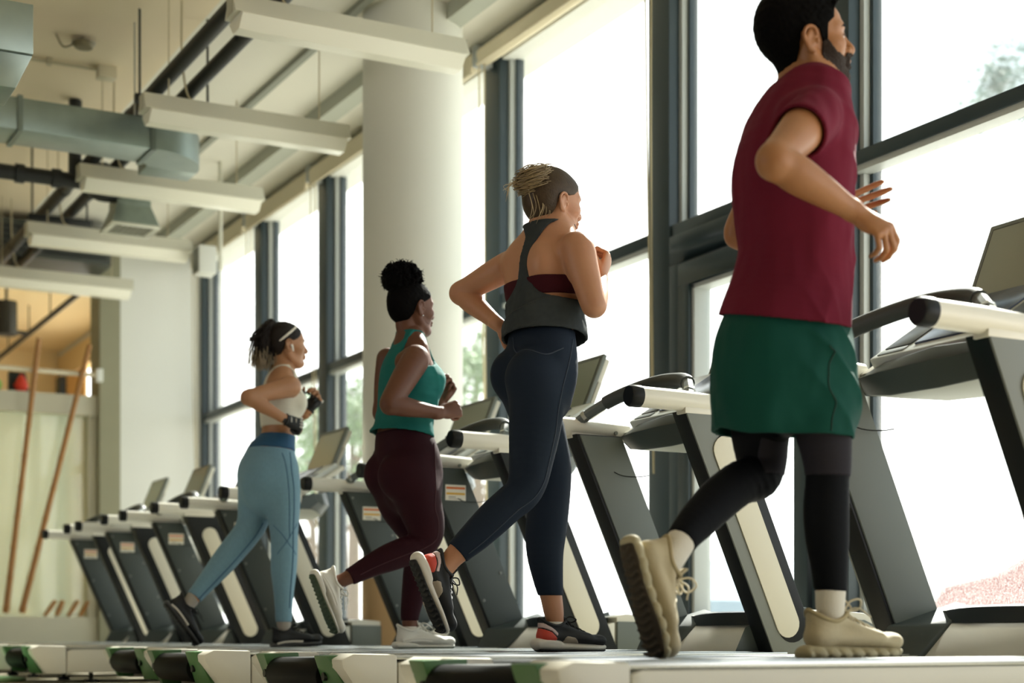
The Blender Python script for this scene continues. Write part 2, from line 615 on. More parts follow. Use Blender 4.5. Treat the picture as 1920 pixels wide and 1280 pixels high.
tag(o, 'small light green ball on the partition header', 'ball')
p = on_row(12, 660, YF + 2.0)
bm = bmesh.new()
sweep(bm, [(p.x, p.y, 3.75), (p.x, p.y, 3.40)], 0.11, 16)
sweep(bm, [(p.x, p.y, ZC), (p.x, p.y, 3.75)], 0.015, 8)
o = build('spot_lamp', bm, mat('spot_black', '#191b1a', 0.5), smooth=50)
tag(o, 'black spotlight hanging from the ceiling of the room behind', 'lamp')

# ------------------------------------------------------------------ ceiling services
for k, (x, z, r, lab) in enumerate(((2.68, 3.56, 0.045, 'black lagged ceiling pipe, left of the pair'),
                                    (2.87, 3.56, 0.042, 'black lagged ceiling pipe, nearer the windows'))):
    bm = bmesh.new()
    sweep(bm, [(x, -4.95, z), (x, 15.0, z)], r, 20)
    for yy in (10.1, 12.0, 13.9):
        sweep(bm, [(x, yy, z), (x, yy + 0.06, z)], r * 1.12, 20)
    o = build('ceiling_pipe', bm, M_pipe, smooth=50)
    tag(o, lab, 'pipe', 'black pipes under the ceiling')
for k, yy in enumerate((9.5, 12.6)):
    bm = bmesh.new()
    box(bm, 2.54, 3.02, yy, yy + 0.05, 3.455, 3.505)
    o = build('pipe_hanger', bm, M_pipe, None, 0.004)
    for xx in (2.57, 2.99):
        bm = bmesh.new(); sweep(bm, [(xx, yy + 0.025, 3.48), (xx, yy + 0.025, ZC)], 0.008, 8)
        build('rod', bm, M_pipe, o)
    tag(o, ('black strut hanger under the pipes, above the second light' if k == 0 else 'black strut hanger far along the pipes'), 'hanger', 'pipe hangers')
pc = on_row(0, 316, 11.35); pd = on_row(155, 345, 11.35)
bm = bmesh.new()
zz = 0.5 * (pc.z + pd.z)
sweep(bm, [(pc.x - 2.0, 11.35, zz), (pd.x, 11.35, zz)], 0.052, 16)
for xx in (pc.x + 0.1, pc.x + 0.35):
    sweep(bm, [(xx, 11.35, zz), (xx + 0.06, 11.35, zz)], 0.066, 16)
sweep(bm, [(pd.x - 0.055, 11.35, zz), (pd.x - 0.05, 11.35, ZC - .02)], 0.045, 14)
o = build('cross_pipe', bm, M_pipe, smooth=50)
tag(o, 'thick black pipe crossing the ceiling at the far left', 'pipe')

# galvanised duct with elbow and drop diffuser
dy0, dy1, dz0, dz1 = 9.75, 10.08, 3.26, 3.45
r = empty('air_duct', (2.2, 9.9, 3.26))
def L(v):
    return (v[0] - 2.2, v[1] - 9.9, v[2] - 3.26)
bm = bmesh.new()
box(bm, -3.2 - 2.2, 2.72 - 2.2, dy0 - 9.9, dy1 - 9.9, 0, dz1 - dz0)
build('straight_run', bm, M_galv, r, 0.004)
bm = bmesh.new()
rings = []
cx, cy = 2.72, 10.14
for k in range(15):
    a = math.radians(-90 + 90 * k / 14)
    ring = []
    for rad, z in ((cy - dy0, dz0), (cy - dy0, dz1), (cy - dy1, dz1), (cy - dy1, dz0)):
        ring.append(bm.verts.new(L((cx + rad * math.cos(a), cy + rad * math.sin(a), z))))
    rings.append(ring)
for i in range(14):
    for k in range(4):
        bm.faces.new((rings[i][k], rings[i][(k + 1) % 4], rings[i + 1][(k + 1) % 4], rings[i + 1][k]))
bm.faces.new(rings[0]); bm.faces.new(rings[-1][::-1])
build('elbow', bm, M_galv, r, smooth=30)
bm = bmesh.new()
box(bm, cx + cy - dy1 - 2.2, cx + cy - dy0 - 2.2, cy - 9.9, 10.35 - 9.9, 0, dz1 - dz0)
build('branch_run', bm, M_galv, r, 0.004)
for xx in (0.62 - 2.2, 1.9 - 2.2, 2.70 - 2.2):
    bm = bmesh.new()
    box(bm, xx, xx + 0.03, dy0 - 9.9 - 0.012, dy1 - 9.9 + 0.012, -0.012, dz1 - dz0 + 0.012)
    build('flange', bm, mat('flange_steel', '#77837e', 0.4, 0.7), r)
for xx in (0.3, 1.6, 2.6):
    bm = bmesh.new(); sweep(bm, [(xx - 2.2, dy0 - 9.9, dz1 - dz0), (xx - 2.2, dy0 - 9.9, ZC - 3.26)], 0.006, 6)
    build('hanger_rod', bm, M_steel, r)
tag(r, 'galvanised rectangular air duct with a rounded elbow under the ceiling', 'duct')

r = empty('air_diffuser', (2.98, 11.3, 3.13))
r.scale = (.7, .7, .7)
bm = bmesh.new()
hexa(bm, [(-.24, -.24, 0.02), (.24, -.24, 0.02), (.24, .24, 0.02), (-.24, .24, 0.02),
          (-.17, -.17, .22), (.17, -.17, .22), (.17, .17, .22), (-.17, .17, .22)])
box(bm, -.17, .17, -.17, .17, .21, .42)
build('plenum_box', bm, M_galv, r, 0.004)
bm = bmesh.new()
box(bm, -.25, .25, -.25, -.19, 0, .02); box(bm, -.25, .25, .19, .25, 0, .02)
box(bm, -.25, -.19, -.19, .19, 0, .02); box(bm, .19, .25, -.19, .19, 0, .02)
build('rim', bm, mat('diffuser_enamel', '#c8c7b6', 0.5), r, 0.003)
bm = bmesh.new()
for k in range(7):
    box(bm, -.19, .19, -.17 + k * .055, -.15 + k * .055, 0.006, 0.018)
for k in range(7):
    box(bm, -.17 + k * .055, -.15 + k * .055, -.19, .19, 0.008, 0.016)
build('grille', bm, mat('grille_grey', '#8b8a7b', 0.6), r)
bm = bmesh.new(); box(bm, -.19, .19, -.19, .19, 0.021, 0.026)
build('throat', bm, M_pipe, r)
bm = bmesh.new(); sweep(bm, spline([(-.15, -.1, .34), (-.36, -.12, .34), (-.40, -.1, .5), (-.25, 0, .56)], 5), 0.10, 14)
build('flexible_hose', bm, M_pipe, r, smooth=60)
tag(r, 'square ceiling air diffuser with a grid grille at the end of the duct', 'diffuser')

# partial duct at the upper left edge
pe = on_row(30, 152, 6.9)
r = empty('duct_end', (pe.x, 6.9, pe.z))
bm = bmesh.new()
box(bm, -1.0, 0.0, -0.35, 0.0, 0.0, 0.20)
build('box_section', bm, M_galv, r, 0.004)
bm = bmesh.new()
hexa(bm, [(-.16, -.3, -.13), (-.06, -.3, -.13), (-.06, -.05, -.13), (-.16, -.05, -.13),
          (-.22, -.33, 0), (0.0, -.33, 0), (0.0, 0, 0), (-.22, 0, 0)])
build('outlet', bm, M_galv, r, 0.004)
tag(r, 'end of a galvanised duct cut off by the picture edge near the ceiling', 'duct')

# conduit, junction box, detector
cz = ZC - 0.035
pa = on_height(30, 106, cz); pb = on_height(188, 131, cz)
bm = bmesh.new()
cv = (pb - pa).normalized()
sweep(bm, [pa - cv * 1.2, pb], 0.011, 8)
for t in (.08, .36):
    q = pa.lerp(pb, t); box(bm, q.x, q.x + 0.03, q.y - .02, q.y + .02, cz - 0.02, ZC - .01)
o = build('conduit', bm, mat('conduit_cream', '#b7ae93', 0.6), smooth=50)
bm = bmesh.new(); box(bm, pb.x - 0.02, pb.x + 0.10, pb.y - .05, pb.y + .05, ZC - 0.09, ZC - .01)
build('junction_box', bm, mat('junction_cream', '#cfc5aa', 0.5), o, 0.006)
tag(o, 'cream conduit with a junction box on the ceiling', 'conduit')
q = on_height(157, 84, ZC - .05)
bm = bmesh.new()
bmesh.ops.create_cone(bm, cap_ends=True, segments=24, radius1=0.055, radius2=0.075, depth=0.03, matrix=Matrix.Translation((q.x, q.y, ZC - 0.055)))
sweep(bm, [(q.x, q.y, ZC - .045), (q.x, q.y, ZC - .01)], 0.02, 10)
sweep(bm, spline([(q.x - .05, q.y, ZC - .05), (q.x - .13, q.y - .02, ZC - .09), (q.x - .17, q.y, ZC - .015)], 4), 0.007, 6)
o = build('smoke_detector', bm, mat('detector_beige', '#7d7458', 0.5), smooth=50)
tag(o, 'small round smoke detector on the warm part of the ceiling', 'detector')

# dark air unit high before the partition
bm = bmesh.new(); box(bm, 2.55, 3.68, 14.55, 15.15, 3.62, 3.95)
o = build('air_unit', bm, mat('air_unit_grey', '#3c403a', 0.5), None, 0.01)
bm = bmesh.new()
for k in range(5):
    box(bm, 2.6, 3.62, 14.535, 14.552, 3.66 + k * 0.05, 3.685 + k * 0.05)
build('louvre', bm, M_pipe, o)
tag(o, 'dark grey air handling unit high up before the far partition', 'air unit')
bm = bmesh.new()
sweep(bm, [(3.75, YF + .5, 3.68), (3.75, 21.5, 3.68)], 0.03, 10)
sweep(bm, [(1.5, 18.6, 3.68), (3.75, 18.6, 3.68)], 0.025, 10)
for yy in (16.4, 17.5, 18.6, 19.8):
    sweep(bm, [(3.75, yy, 3.68), (3.75, yy, ZC - .03)], 0.008, 6)
o = build('ceiling_track', bm, M_pipe, smooth=50)
tag(o, 'dark track hanging under the warm ceiling of the back room', 'track')

# box on a ceiling pole near the far window
pp = on_row(413, 500, 12.35)
r = empty('ceiling_speaker', (pp.x, 12.35, pp.z))
bm = bmesh.new(); sweep(bm, [(0, 0, -0.03), (0, 0, ZC - pp.z)], 0.017, 12)
sweep(bm, [(0, 0, 0.1), (-.1, 0, 0.1)], 0.014, 10)
build('pole', bm, M_lightbody, r, smooth=50)
bm = bmesh.new(); box(bm, -.20, -.055, -.09, .09, -.08, .14)
build('cabinet', bm, M_white, r, 0.012)
bm = bmesh.new(); box(bm, -.205, -.198, -.075, .075, -.065, .125)
build('front_grille', bm, mat('speaker_grey', '#7d8078', 0.6), r, 0.003)
tag(r, 'white speaker box on a thin pole hanging from the ceiling by the far windows', 'speaker')

# ------------------------------------------------------------------ hanging light fixtures
def make_light():
    r = empty('light_fixture', (0, 0, 0))
    bm = bmesh.new()      # batten spine with sloping shoulders, along x
    prof = [(-.035, .10), (.035, .10), (.075, .02), (.085, .0), (-.085, .0), (-.075, .02)]
    a = [bm.verts.new((0.0, p[0], p[1])) for p in prof]
    b = [bm.verts.new((1.28, p[0], p[1])) for p in prof]
    n = len(prof)
    bm.faces.new(a[::-1]); bm.faces.new(b)
    for i in range(n):
        bm.faces.new((a[i], a[(i + 1) % n], b[(i + 1) % n], b[i]))
    build('housing', bm, M_lightbody, r, 0.003)
    bm = bmesh.new()
    prof = [(-.105, -.012), (-.078, .004), (.078, .004), (.105, -.012), (.045, -.075), (-.045, -.075)]
    a = [bm.verts.new((0.03, p[0], p[1])) for p in prof]
    b = [bm.verts.new((1.25, p[0], p[1])) for p in prof]
    bm.faces.new(a[::-1]); bm.faces.new(b)
    for i in range(n):
        bm.faces.new((a[i], a[(i + 1) % n], b[(i + 1) % n], b[i]))
    build('reflector', bm, M_lens, r, 0.003)
    for xa, za in ((-.004, .0), (1.28, .0)):
        bm = bmesh.new(); box(bm, xa, xa + .004, -.045, .045, za, .095)
        build('end_plate', bm, mat('end_plate_enamel', '#b9b7a4', 0.5), r, 0.002)
    for xx in (0.16, 1.1):
        bm = bmesh.new(); sweep(bm, [(xx, 0, .10), (xx, 0, ZC - 3.33)], 0.004, 6)
        build('suspension_wire', bm, M_cord, r)
    bm = bmesh.new()
    sweep(bm, spline([(.34, 0.02, .10), (.28, .04, .16), (.25, .04, .4), (.25, .04, ZC - 3.33)], 5), 0.006, 8)
    build('power_cable', bm, M_cord, r, smooth=60)
    return r

LP = ((2.50, 7.60, 3.31), (2.50, 9.22, 3.31), (2.50, 10.80, 3.31), (2.50, 12.50, 3.31), (2.46, 14.12, 3.31))
LL = ('hanging light fixture nearest the camera, in front of the round column', 'second hanging light fixture, below the strut hanger and the duct elbow',
      'third hanging light fixture, just below the duct elbow', 'fourth hanging light fixture, below the square diffuser',
      'farthest hanging light fixture, before the partition opening')
proto = None
for p, lab in zip(LP, LL):
    if proto is None:
        proto = make_light(); o = proto
    else:
        o = copy_tree(proto)
    o.location = p
    tag(o, lab, 'light fixture', 'white fluorescent fixtures hanging in a row')

# ------------------------------------------------------------------ outside
bm = bmesh.new(); box(bm, 5.1, 80, -40, 120, -0.3, -0.15)
struct('ground', bm, mat('paving', '#c9c6bd', 0.9, var=0.08, vscale=0.8))
M_leaf = mat('leaves', '#6f8f5a', 0.7, var=0.3, vscale=3)
M_leaf2 = mat('pine_needles', '#6d8579', 0.7, var=0.3, vscale=3)
M_bark = mat('bark', '#6b5a48', 0.9, var=0.2, vscale=6)

def tree(loc, h, cr, cz, label, leafmat, seed, n=4500, sz=0.075):
    rr = random.Random(seed)
    r = empty('tree', loc)
    bm = bmesh.new()
    sweep(bm, [(0, 0, -0.15), (.05, 0.02, h * .4), (.02, .03, h * .75), (0, .05, h * .97)], [0.18, .13, .07, .03], 10)
    for k in range(9):
        a = rr.uniform(0, 6.28); z = h * rr.uniform(.35, .7)
        sweep(bm, [(0.03, 0.02, z), (math.cos(a) * cr * .4, math.sin(a) * cr * .4, z + cr * .3), (math.cos(a) * cr * .8, math.sin(a) * cr * .8, z + cr * .5)], [.06, .04, .02], 8)
    build('trunk', bm, M_bark, r, smooth=60)
    bm = bmesh.new()
    cl = []
    for k in range(26):
        d = Vector((rr.gauss(0, 1), rr.gauss(0, 1), rr.gauss(0, .8))).normalized() * (rr.random() ** .4)
        cl.append((Vector((d.x * cr, d.y * cr, cz + d.z * cr * .8)), cr * rr.uniform(.22, .42)))
    for k in range(n):
        c, q = cl[rr.randrange(len(cl))]
        p = c + Vector((rr.gauss(0, 1), rr.gauss(0, 1), rr.gauss(0, 1))).normalized() * q * rr.random() ** .5
        u = Vector((rr.gauss(0, 1), rr.gauss(0, 1), rr.gauss(0, 1))).normalized()
        w = u.orthogonal().normalized()
        s = sz * rr.uniform(.6, 1.4)
        bm.faces.new([bm.verts.new(p + u * s), bm.verts.new(p + w * s * .5), bm.verts.new(p - u * s), bm.verts.new(p - w * s * .5)])
    me = bpy.data.meshes.new('foliage'); bm.to_mesh(me); bm.free()
    link_mesh('foliage', me, leafmat, r)
    tag(r, label, 'tree', 'trees outside')

def out_at(px, d):
    X = (px - 960) * d / FPX
    return Vector((X * CS + d * SN, -X * SN + d * CS, 0))

q = out_at(1936, 27); tree((q.x, q.y, 0), 10.3, 1.2, 9.3, 'tall tree beyond the upper pane at the right picture edge', M_leaf2, 3, 4500, .055)
q = out_at(660, 34); tree((q.x, q.y, 0), 5.6, 1.5, 4.7, 'pale green tree seen through the window left of the column', M_leaf, 5)
q = out_at(893, 32); tree((q.x, q.y, 0), 6.4, 1.5, 5.4, 'pale green tree seen between the column and the woman with the bun', M_leaf, 9)
q = out_at(585, 40); tree((q.x, q.y, 0), 4.6, 1.3, 4.0, 'pale tree behind the gloved hands of the farthest runner', M_leaf, 11)

def car(loc, rz, paint, label):
    r = empty('car', loc, rz)
    prof = [(-2.05, .32), (-2.1, .62), (-2.0, .85), (-1.45, .95), (-.75, 1.36), (.55, 1.40), (1.25, .98), (1.95, .82), (2.1, .6), (2.08, .32)]
    bm = bmesh.new()
    rows = []
    for s in (-.84, -.78, .78, .84):
        row = []
        for (x, z) in prof:
            w = s * (0.86 if z > 1.2 else (1.0 if z > .5 else .97))
            row.append(bm.verts.new((x * (1 if abs(s) < .8 else .985), w, z - (0.0 if abs(s) < .8 else .03 if z > .8 else 0))))
        rows.append(row)
    n = len(prof)
    for a in range(3):
        for i in range(n):
            bm.faces.new((rows[a][i], rows[a][(i + 1) % n], rows[a + 1][(i + 1) % n], rows[a + 1][i]))
    bm.faces.new(rows[0][::-1]); bm.faces.new(rows[-1])
    build('car_body', bm, paint, r, 0.02, smooth=45)
    dg = mat('car_glass', '#9fb0ac', 0.08)
    bm = bmesh.new()
    for s in (-1, 1):
        hexa(bm, [(-1.25, s * .79, .97), (.95, s * .79, .99), (.95, s * .83, .99), (-1.25, s * .83, .97),
                  (-.70, s * .66, 1.31), (.50, s * .66, 1.34), (.50, s * .73, 1.34), (-.70, s * .73, 1.31)])
    build('side_window', bm, dg, r, 0.01)
    bm = bmesh.new()
    hexa(bm, [(1.0, -.68, 1.08), (1.24, -.68, 1.0), (1.24, .68, 1.0), (1.0, .68, 1.08),
              (.52, -.6, 1.38), (.62, -.6, 1.37), (.62, .6, 1.37), (.52, .6, 1.38)])
    build('windscreen', bm, dg, r)
    for x in (-1.35, 1.35):
        for s in (-1, 1):
            bm = bmesh.new()
            sweep(bm, [(x, s * .68, .16), (x, s * .86, .16)], .31, 24)
            w = build('wheel', bm, mat('tyre_rubber', '#1c1d1e', 0.8), r, .02)
            bm = bmesh.new(); sweep(bm, [(x, s * .855, .16), (x, s * .872, .16)], .19, 20)
            build('hub_cap', bm, M_steel, w)
    for s in (-1, 1):
        bm = bmesh.new(); bmesh.ops.create_uvsphere(bm, u_segments=14, v_segments=10, radius=1)
        for v in bm.verts: v.co = Vector((v.co.x * .09 + 2.0, v.co.y * .16 + s * .58, v.co.z * .08 + .68))
        build('headlight', bm, M_white, r, smooth=60)
        bm = bmesh.new(); bmesh.ops.create_uvsphere(bm, u_segments=14, v_segments=10, radius=1)
        for v in bm.verts: v.co = Vector((v.co.x * .08 + .75, v.co.y * .10 + s * .93, v.co.z * .07 + 1.02))
        build('mirror', bm, paint, r, smooth=60)
    tag(r, label, 'car')

q = out_at(2010, 19.5); car((q.x, q.y, 0), math.radians(160), mat('red_car_paint', '#7d1510', 0.25, coat=0.6), 'red car parked outside behind the nearest treadmill')
q = out_at(1392, 20); car((q.x, q.y, -0.2), math.radians(65), mat('silver_car_paint', '#9fb0bd', 0.25, 0.3), 'silver car parked outside the glazed door')
# ------------------------------------------------------------------ treadmills
M_tw = mat('treadmill_white', '#d9d6ca', 0.38, var=0.03, vscale=6)
M_tsilver = mat('treadmill_aluminium', '#c3c6c4', 0.25, 0.85)
M_tblack = mat('treadmill_black', '#0d1114', 0.45, spec=.3)
M_tdark = mat('treadmill_dark_grey', '#3d4543', 0.5, bump=0.12, bscale=900)
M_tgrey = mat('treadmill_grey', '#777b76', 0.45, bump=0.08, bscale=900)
M_tsheen = mat('treadmill_sheen_grey', '#686e68', 0.5, bump=0.12, bscale=900)
M_touter = mat('treadmill_outer_black', '#15191b', 0.45, spec=.3)
M_tcream = mat('treadmill_inlay_cream', '#d8d3c2', 0.5)
M_tgreen = mat('treadmill_green', '#44703f', 0.45, var=0.15, vscale=10)
M_belt = mat('belt_rubber', '#23292b', 0.6, bump=0.1, bscale=500)
M_roller = mat('roller_rubber', '#060708', 0.6, spec=.12)
M_rail = mat('handrail_white', '#e2dfd4', 0.32)
M_grip = mat('grip_grey', '#5e6664', 0.5)
M_screen = mat('screen_glass', '#8f968a', 0.18, spec=0.6)
M_bezel = mat('screen_bezel', '#60665f', 0.4)
M_tvback = mat('screen_shell', '#cfcdc0', 0.4)
M_band = mat('hood_band', '#23292c', 0.4)
M_sticker = mat('sticker_paper', '#e8e4d6', 0.6)
M_sorange = mat('sticker_orange', '#d9702c', 0.6)
M_syellow = mat('sticker_yellow', '#dcae3c', 0.6)
M_sgrey = mat('sticker_print', '#8d8b82', 0.6)
M_console = mat('console_plastic', '#3c4646', 0.4)
M_conslight = mat('console_underside', '#a5ab9f', 0.45)
M_consframe = mat('console_frame', '#c9cfcb', 0.3)
M_slot = mat('console_slot', '#0e1214', 0.3)
M_cable = mat('black_cable', '#0b0c0d', 0.5)

LEAN = 0.45


def ux(z, off=0.0):
    """x of the upright's rear edge at height z"""
    return 1.58 - LEAN * (z - 0.20) + off


def capsule_plate(bm, z0, z1, off, w, ya, yb, n=10):
    """stadium outline following the lean of the upright, extruded from ya to yb"""
    pts = []
    r = w / 2
    c0 = Vector((ux(z0, off), 0, z0)); c1 = Vector((ux(z1, off), 0, z1))
    d = (c1 - c0).normalized(); s = Vector((d.z, 0, -d.x))
    for k in range(n + 1):
        a = math.pi * k / n
        p = c1 + s * (r * math.cos(a)) + d * (r * math.sin(a)); pts.append((p.x, p.z))
    for k in range(n + 1):
        a = math.pi + math.pi * k / n
        p = c0 + s * (r * math.cos(a)) + d * (r * math.sin(a)); pts.append((p.x, p.z))
    prism_xz(bm, pts, ya, yb)


def make_treadmill(sticker):
    r = empty('treadmill')
    # deck frame between the side rails
    bm = bmesh.new()
    box(bm, 0.02, 1.75, -0.23, 0.23, 0.09, 0.175)
    box(bm, 0.30, 0.38, -0.36, 0.36, 0.06, 0.10); box(bm, 1.3, 1.38, -0.36, 0.36, 0.06, 0.10)
    build('deck_frame', bm, M_tblack, r, 0.006)
    bm = bmesh.new(); box(bm, 0.0, 1.66, -0.235, 0.235, 0.176, 0.186)
    build('running_belt', bm, M_belt, r, 0.003)
    bm = bmesh.new()
    bmesh.ops.create_cone(bm, cap_ends=True, segments=32, radius1=0.056, radius2=0.056, depth=0.47,
                          matrix=Matrix.Translation((-0.015, 0, 0.130)) @ Matrix.Rotation(math.pi / 2, 4, 'X'))
    build('rear_roller', bm, M_roller, r, 0.004)
    for s in (-1, 1):
        # white side cover with a long rounded aluminium foot rail on top
        bm = bmesh.new()
        y0, y1 = sorted((s * 0.245, s * 0.42))
        prism_xz(bm, [(0.13, .055), (0.13, .175), (0.16, .183), (1.64, .183), (1.66, .175), (1.66, .055)], y0, y1)
        side = build('side_cover', bm, M_tw, r, 0.012)
        bm = bmesh.new()
        y0, y1 = sorted((s * 0.240, s * 0.415))
        box(bm, 0.10, 1.64, y0, y1, 0.184, 0.199)
        ym = s * 0.30
        for yy in (0.27, 0.31, 0.35):
            box(bm, 0.11, 1.63, s * yy - 0.012, s * yy + 0.012, 0.199, 0.2025)
        build('foot_rail', bm, M_tsilver, r, 0.004)
        # end cap: white shell over a green bracket
        bm = bmesh.new()
        y0, y1 = sorted((s * 0.235, s * 0.42))
        prism_xz(bm, [(0.128, .05), (0.128, .2), (-0.02, .203), (-0.06, .185), (-0.055, .16), (0.0, .08), (0.02, .05)], y0, y1)
        cap = build('end_cap', bm, M_tw, r, 0.010)
        bm = bmesh.new()
        ya, yb = s * 0.232, s * 0.335
        hexa(bm, [(-0.03, ya, .055), (0.05, ya, .055), (0.05, yb, .052), (0.0, s * .37, .052),
                  (-0.078, ya, .196), (0.05, ya, .200), (0.05, yb, .200), (-0.072, yb, .196)] if s > 0 else
             [(0.0, s * .37, .052), (0.05, yb, .052), (0.05, ya, .055), (-0.03, ya, .055),
              (-0.072, yb, .196), (0.05, yb, .200), (0.05, ya, .200), (-0.078, ya, .196)])
        br = build('end_bracket', bm, M_tgreen, cap, 0.006)
        bm = bmesh.new()
        sweep(bm, [(-0.062, s * 0.272, .13), (-0.050, s * 0.272, .13)], 0.014, 14)
        build('adjuster_hole', bm, M_slot, cap)
        for xx in (0.28, 1.3):
            bm = bmesh.new()
            sweep(bm, [(xx, s * 0.33, 0.0), (xx, s * 0.33, 0.018)], 0.035, 16)
            sweep(bm, [(xx, s * 0.33, 0.018), (xx, s * 0.33, 0.07)], 0.012, 10)
            build('foot', bm, M_tblack, r)
    # motor hood
    bm = bmesh.new()
    prism_xz(bm, [(1.58, .187), (1.70, .298), (1.78, .315), (1.78, .12), (1.60, .12)], -0.40, 0.40)
    build('hood_ramp', bm, M_tw, r, 0.006)
    bm = bmesh.new()
    n = 14
    prof = lambda c: [(1.685 + .03 * c, .297), (1.70 + .03 * c, .345 - .012 * c), (1.80, .352), (1.80, .30)]
    rows = []
    for k in range(n + 1):
        yy = -0.31 + 0.62 * k / n
        c = abs(yy / 0.31) ** 3
        rows.append([bm.verts.new((p[0], yy, p[1])) for p in prof(c)])
    for k in range(n):
        for j in range(4):
            bm.faces.new((rows[k][j], rows[k][(j + 1) % 4], rows[k + 1][(j + 1) % 4], rows[k + 1][j]))
    bm.faces.new(rows[0]); bm.faces.new(rows[-1][::-1])
    build('hood_band', bm, M_band, r, smooth=30)
    bm = bmesh.new()
    prism_xz(bm, [(1.72, .335), (1.84, .352), (2.0, .34), (2.15, .28), (2.22, .10), (1.79, .10), (1.79, .335)], -0.40, 0.40)
    build('hood_top', bm, M_tw, r, 0.02, 3)
    for s in (-1, 1):
        ya, yb = sorted((s * .385, s * .406))
        bm = bmesh.new(); prism_xz(bm, [(1.79, .318), (2.0, .315), (2.14, .262), (2.20, .09), (1.79, .09)], ya, yb)
        build('hood_side', bm, mat('hood_side_grey', '#666d69', .45), r, .004)
    bm = bmesh.new()
    hexa(bm, [(1.84, .02, .3515), (1.93, -.10, .345), (1.955, -.09, .343), (1.865, .03, .350),
              (1.84, .02, .357), (1.93, -.10, .351), (1.955, -.09, .349), (1.865, .03, .356)])
    build('hood_vent', bm, M_tgrey, r)
    # uprights
    for s in (-1, 1):
        up = bmesh.new()
        yi, yo = s * 0.325, s * 0.405
        hexa(up, [(ux(.12), yi, .12), (ux(.12, .205), yi, .12), (ux(.12, .205), yo, .12), (ux(.12), yo, .12),
                  (ux(1.03), yi, 1.03), (ux(1.03, .205), yi, 1.03), (ux(1.03, .205), yo, 1.03), (ux(1.03), yo, 1.03)])
        u = build('upright', up, M_tblack, r, 0.006)
        bm = bmesh.new()
        ya, yb = sorted((s * 0.318, s * 0.327))
        prism_xz(bm, [(ux(.15, .012), .15), (ux(.15, .2), .15), (ux(1.025, .2), 1.025), (ux(1.025, .012), 1.025)], ya, yb)
        build('inner_panel', bm, M_tdark if sticker else M_tsheen, u, 0.002)  # lighter grey stands in for window sheen on the two nearest treadmills
        bm = bmesh.new()
        ya, yb = sorted((s * 0.404, s * 0.412))
        prism_xz(bm, [(ux(.13, .0), .13), (ux(.13, .205), .13), (ux(1.03, .205), 1.03), (ux(1.03, .0), 1.03)], ya, yb)
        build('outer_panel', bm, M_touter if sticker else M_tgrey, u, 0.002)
        bm = bmesh.new(); ya, yb = sorted((s * 0.411, s * 0.4155))
        capsule_plate(bm, .30, .90, .128, .134, ya, yb)
        build('inlay_surround', bm, M_tblack, u, 0.001)
        bm = bmesh.new(); ya, yb = sorted((s * 0.414, s * 0.4185))
        capsule_plate(bm, .30, .90, .105, .100, ya, yb)
        build('cream_inlay', bm, M_tcream, u, 0.001)
        if s > 0 and sticker:
            zc, xc = .915, ux(.915, .105)
            bm = bmesh.new(); box(bm, xc - .052, xc + .052, .3165, .3185, zc - .036, zc + .036)
            st = build('sticker', bm, M_sticker, u)
            for nm, z0, z1, mm, xa, xb in (('orange_stripe', .016, .026, M_sorange, -.048, .048), ('yellow_stripe', -.010, .0, M_syellow, -.048, .048),
                                            ('printed_line', -.022, -.018, M_sgrey, -.036, .0), ('printed_line', -.030, -.027, M_sgrey, -.036, .03)):
                bm = bmesh.new(); box(bm, xc + xa, xc + xb, .3158, .3166, zc + z0, zc + z1)
                build(nm, bm, mm, st)
            for zb, of in ((.995, .03), (.80, .175), (.70, .03), (.55, .175), (.42, .03)):
                bm = bmesh.new()
                sweep(bm, [(ux(zb, of), .3145, zb), (ux(zb, of), .319, zb)], 0.0075, 12)
                build('bolt', bm, M_tgrey, u, .001)
        # flared foot cover on the inner side
        bm = bmesh.new()
        ya, yb = s * .325, s * .235
        hexa(bm, [(1.47, ya, .19), (1.80, ya, .19), (1.80, yb, .19), (1.56, yb, .19),
                  (1.52, ya, .29), (1.80, ya, .365), (1.80, yb, .345), (1.68, yb, .290)] if s < 0 else
             [(1.56, yb, .19), (1.80, yb, .19), (1.80, ya, .19), (1.47, ya, .19),
              (1.68, yb, .290), (1.80, yb, .345), (1.80, ya, .365), (1.52, ya, .29)])
        build('foot_cover', bm, mat('foot_cover_grey', '#434b4a', 0.4), r, 0.008)
        # handrail tube, cap, clamp
        bm = bmesh.new()
        sweep(bm, [(1.03, s * .385, 1.066), (1.20, s * .385, 1.064), (1.47, s * .385, 1.052)], 0.036, 24)
        h = build('handrail', bm, M_rail, r, smooth=40)
        bm = bmesh.new()
        sweep(bm, [(0.992, s * .385, 1.0665), (1.0, s * .385, 1.0665), (1.036, s * .385, 1.0665)], [.033, .0375, .0375], 24)
        build('rail_cap', bm, M_tblack, h, smooth=40)
        bm = bmesh.new()
        box(bm, 1.205, 1.40, s * .385 - .028, s * .385 + .028, 1.018, 1.04)
        build('rail_saddle', bm, M_rail, h, .004)
        for bx in (1.40, 1.445):
            bm = bmesh.new(); yy = s * (.385 - .034)
            sweep(bm, [(bx, yy, 1.045), (bx, yy - s * .006, 1.045)], .008, 12)
            build('screw', bm, M_tgrey, h)
    # console body hung between the rails
    bm = bmesh.new()
    secs = [(-.385, 1.44, 1.56, .995, 1.085), (-.34, 1.42, 1.62, .985, 1.09), (-.22, 1.39, 1.70, .968, 1.11), (0, 1.375, 1.73, .960, 1.12),
            (.22, 1.39, 1.70, .968, 1.11), (.34, 1.42, 1.62, .985, 1.09), (.385, 1.44, 1.56, .995, 1.085)]
    rows = []
    for (yy, xa, xb, za, zb) in secs:
        zm = za + (zb - za) * .45
        rows.append([bm.verts.new(p) for p in ((xa + .05, yy, za), (xa, yy, zm), (xa + .03, yy, zb - .045), (xb, yy, zb), (xb + .02, yy, zm), (xb - .03, yy, za))])
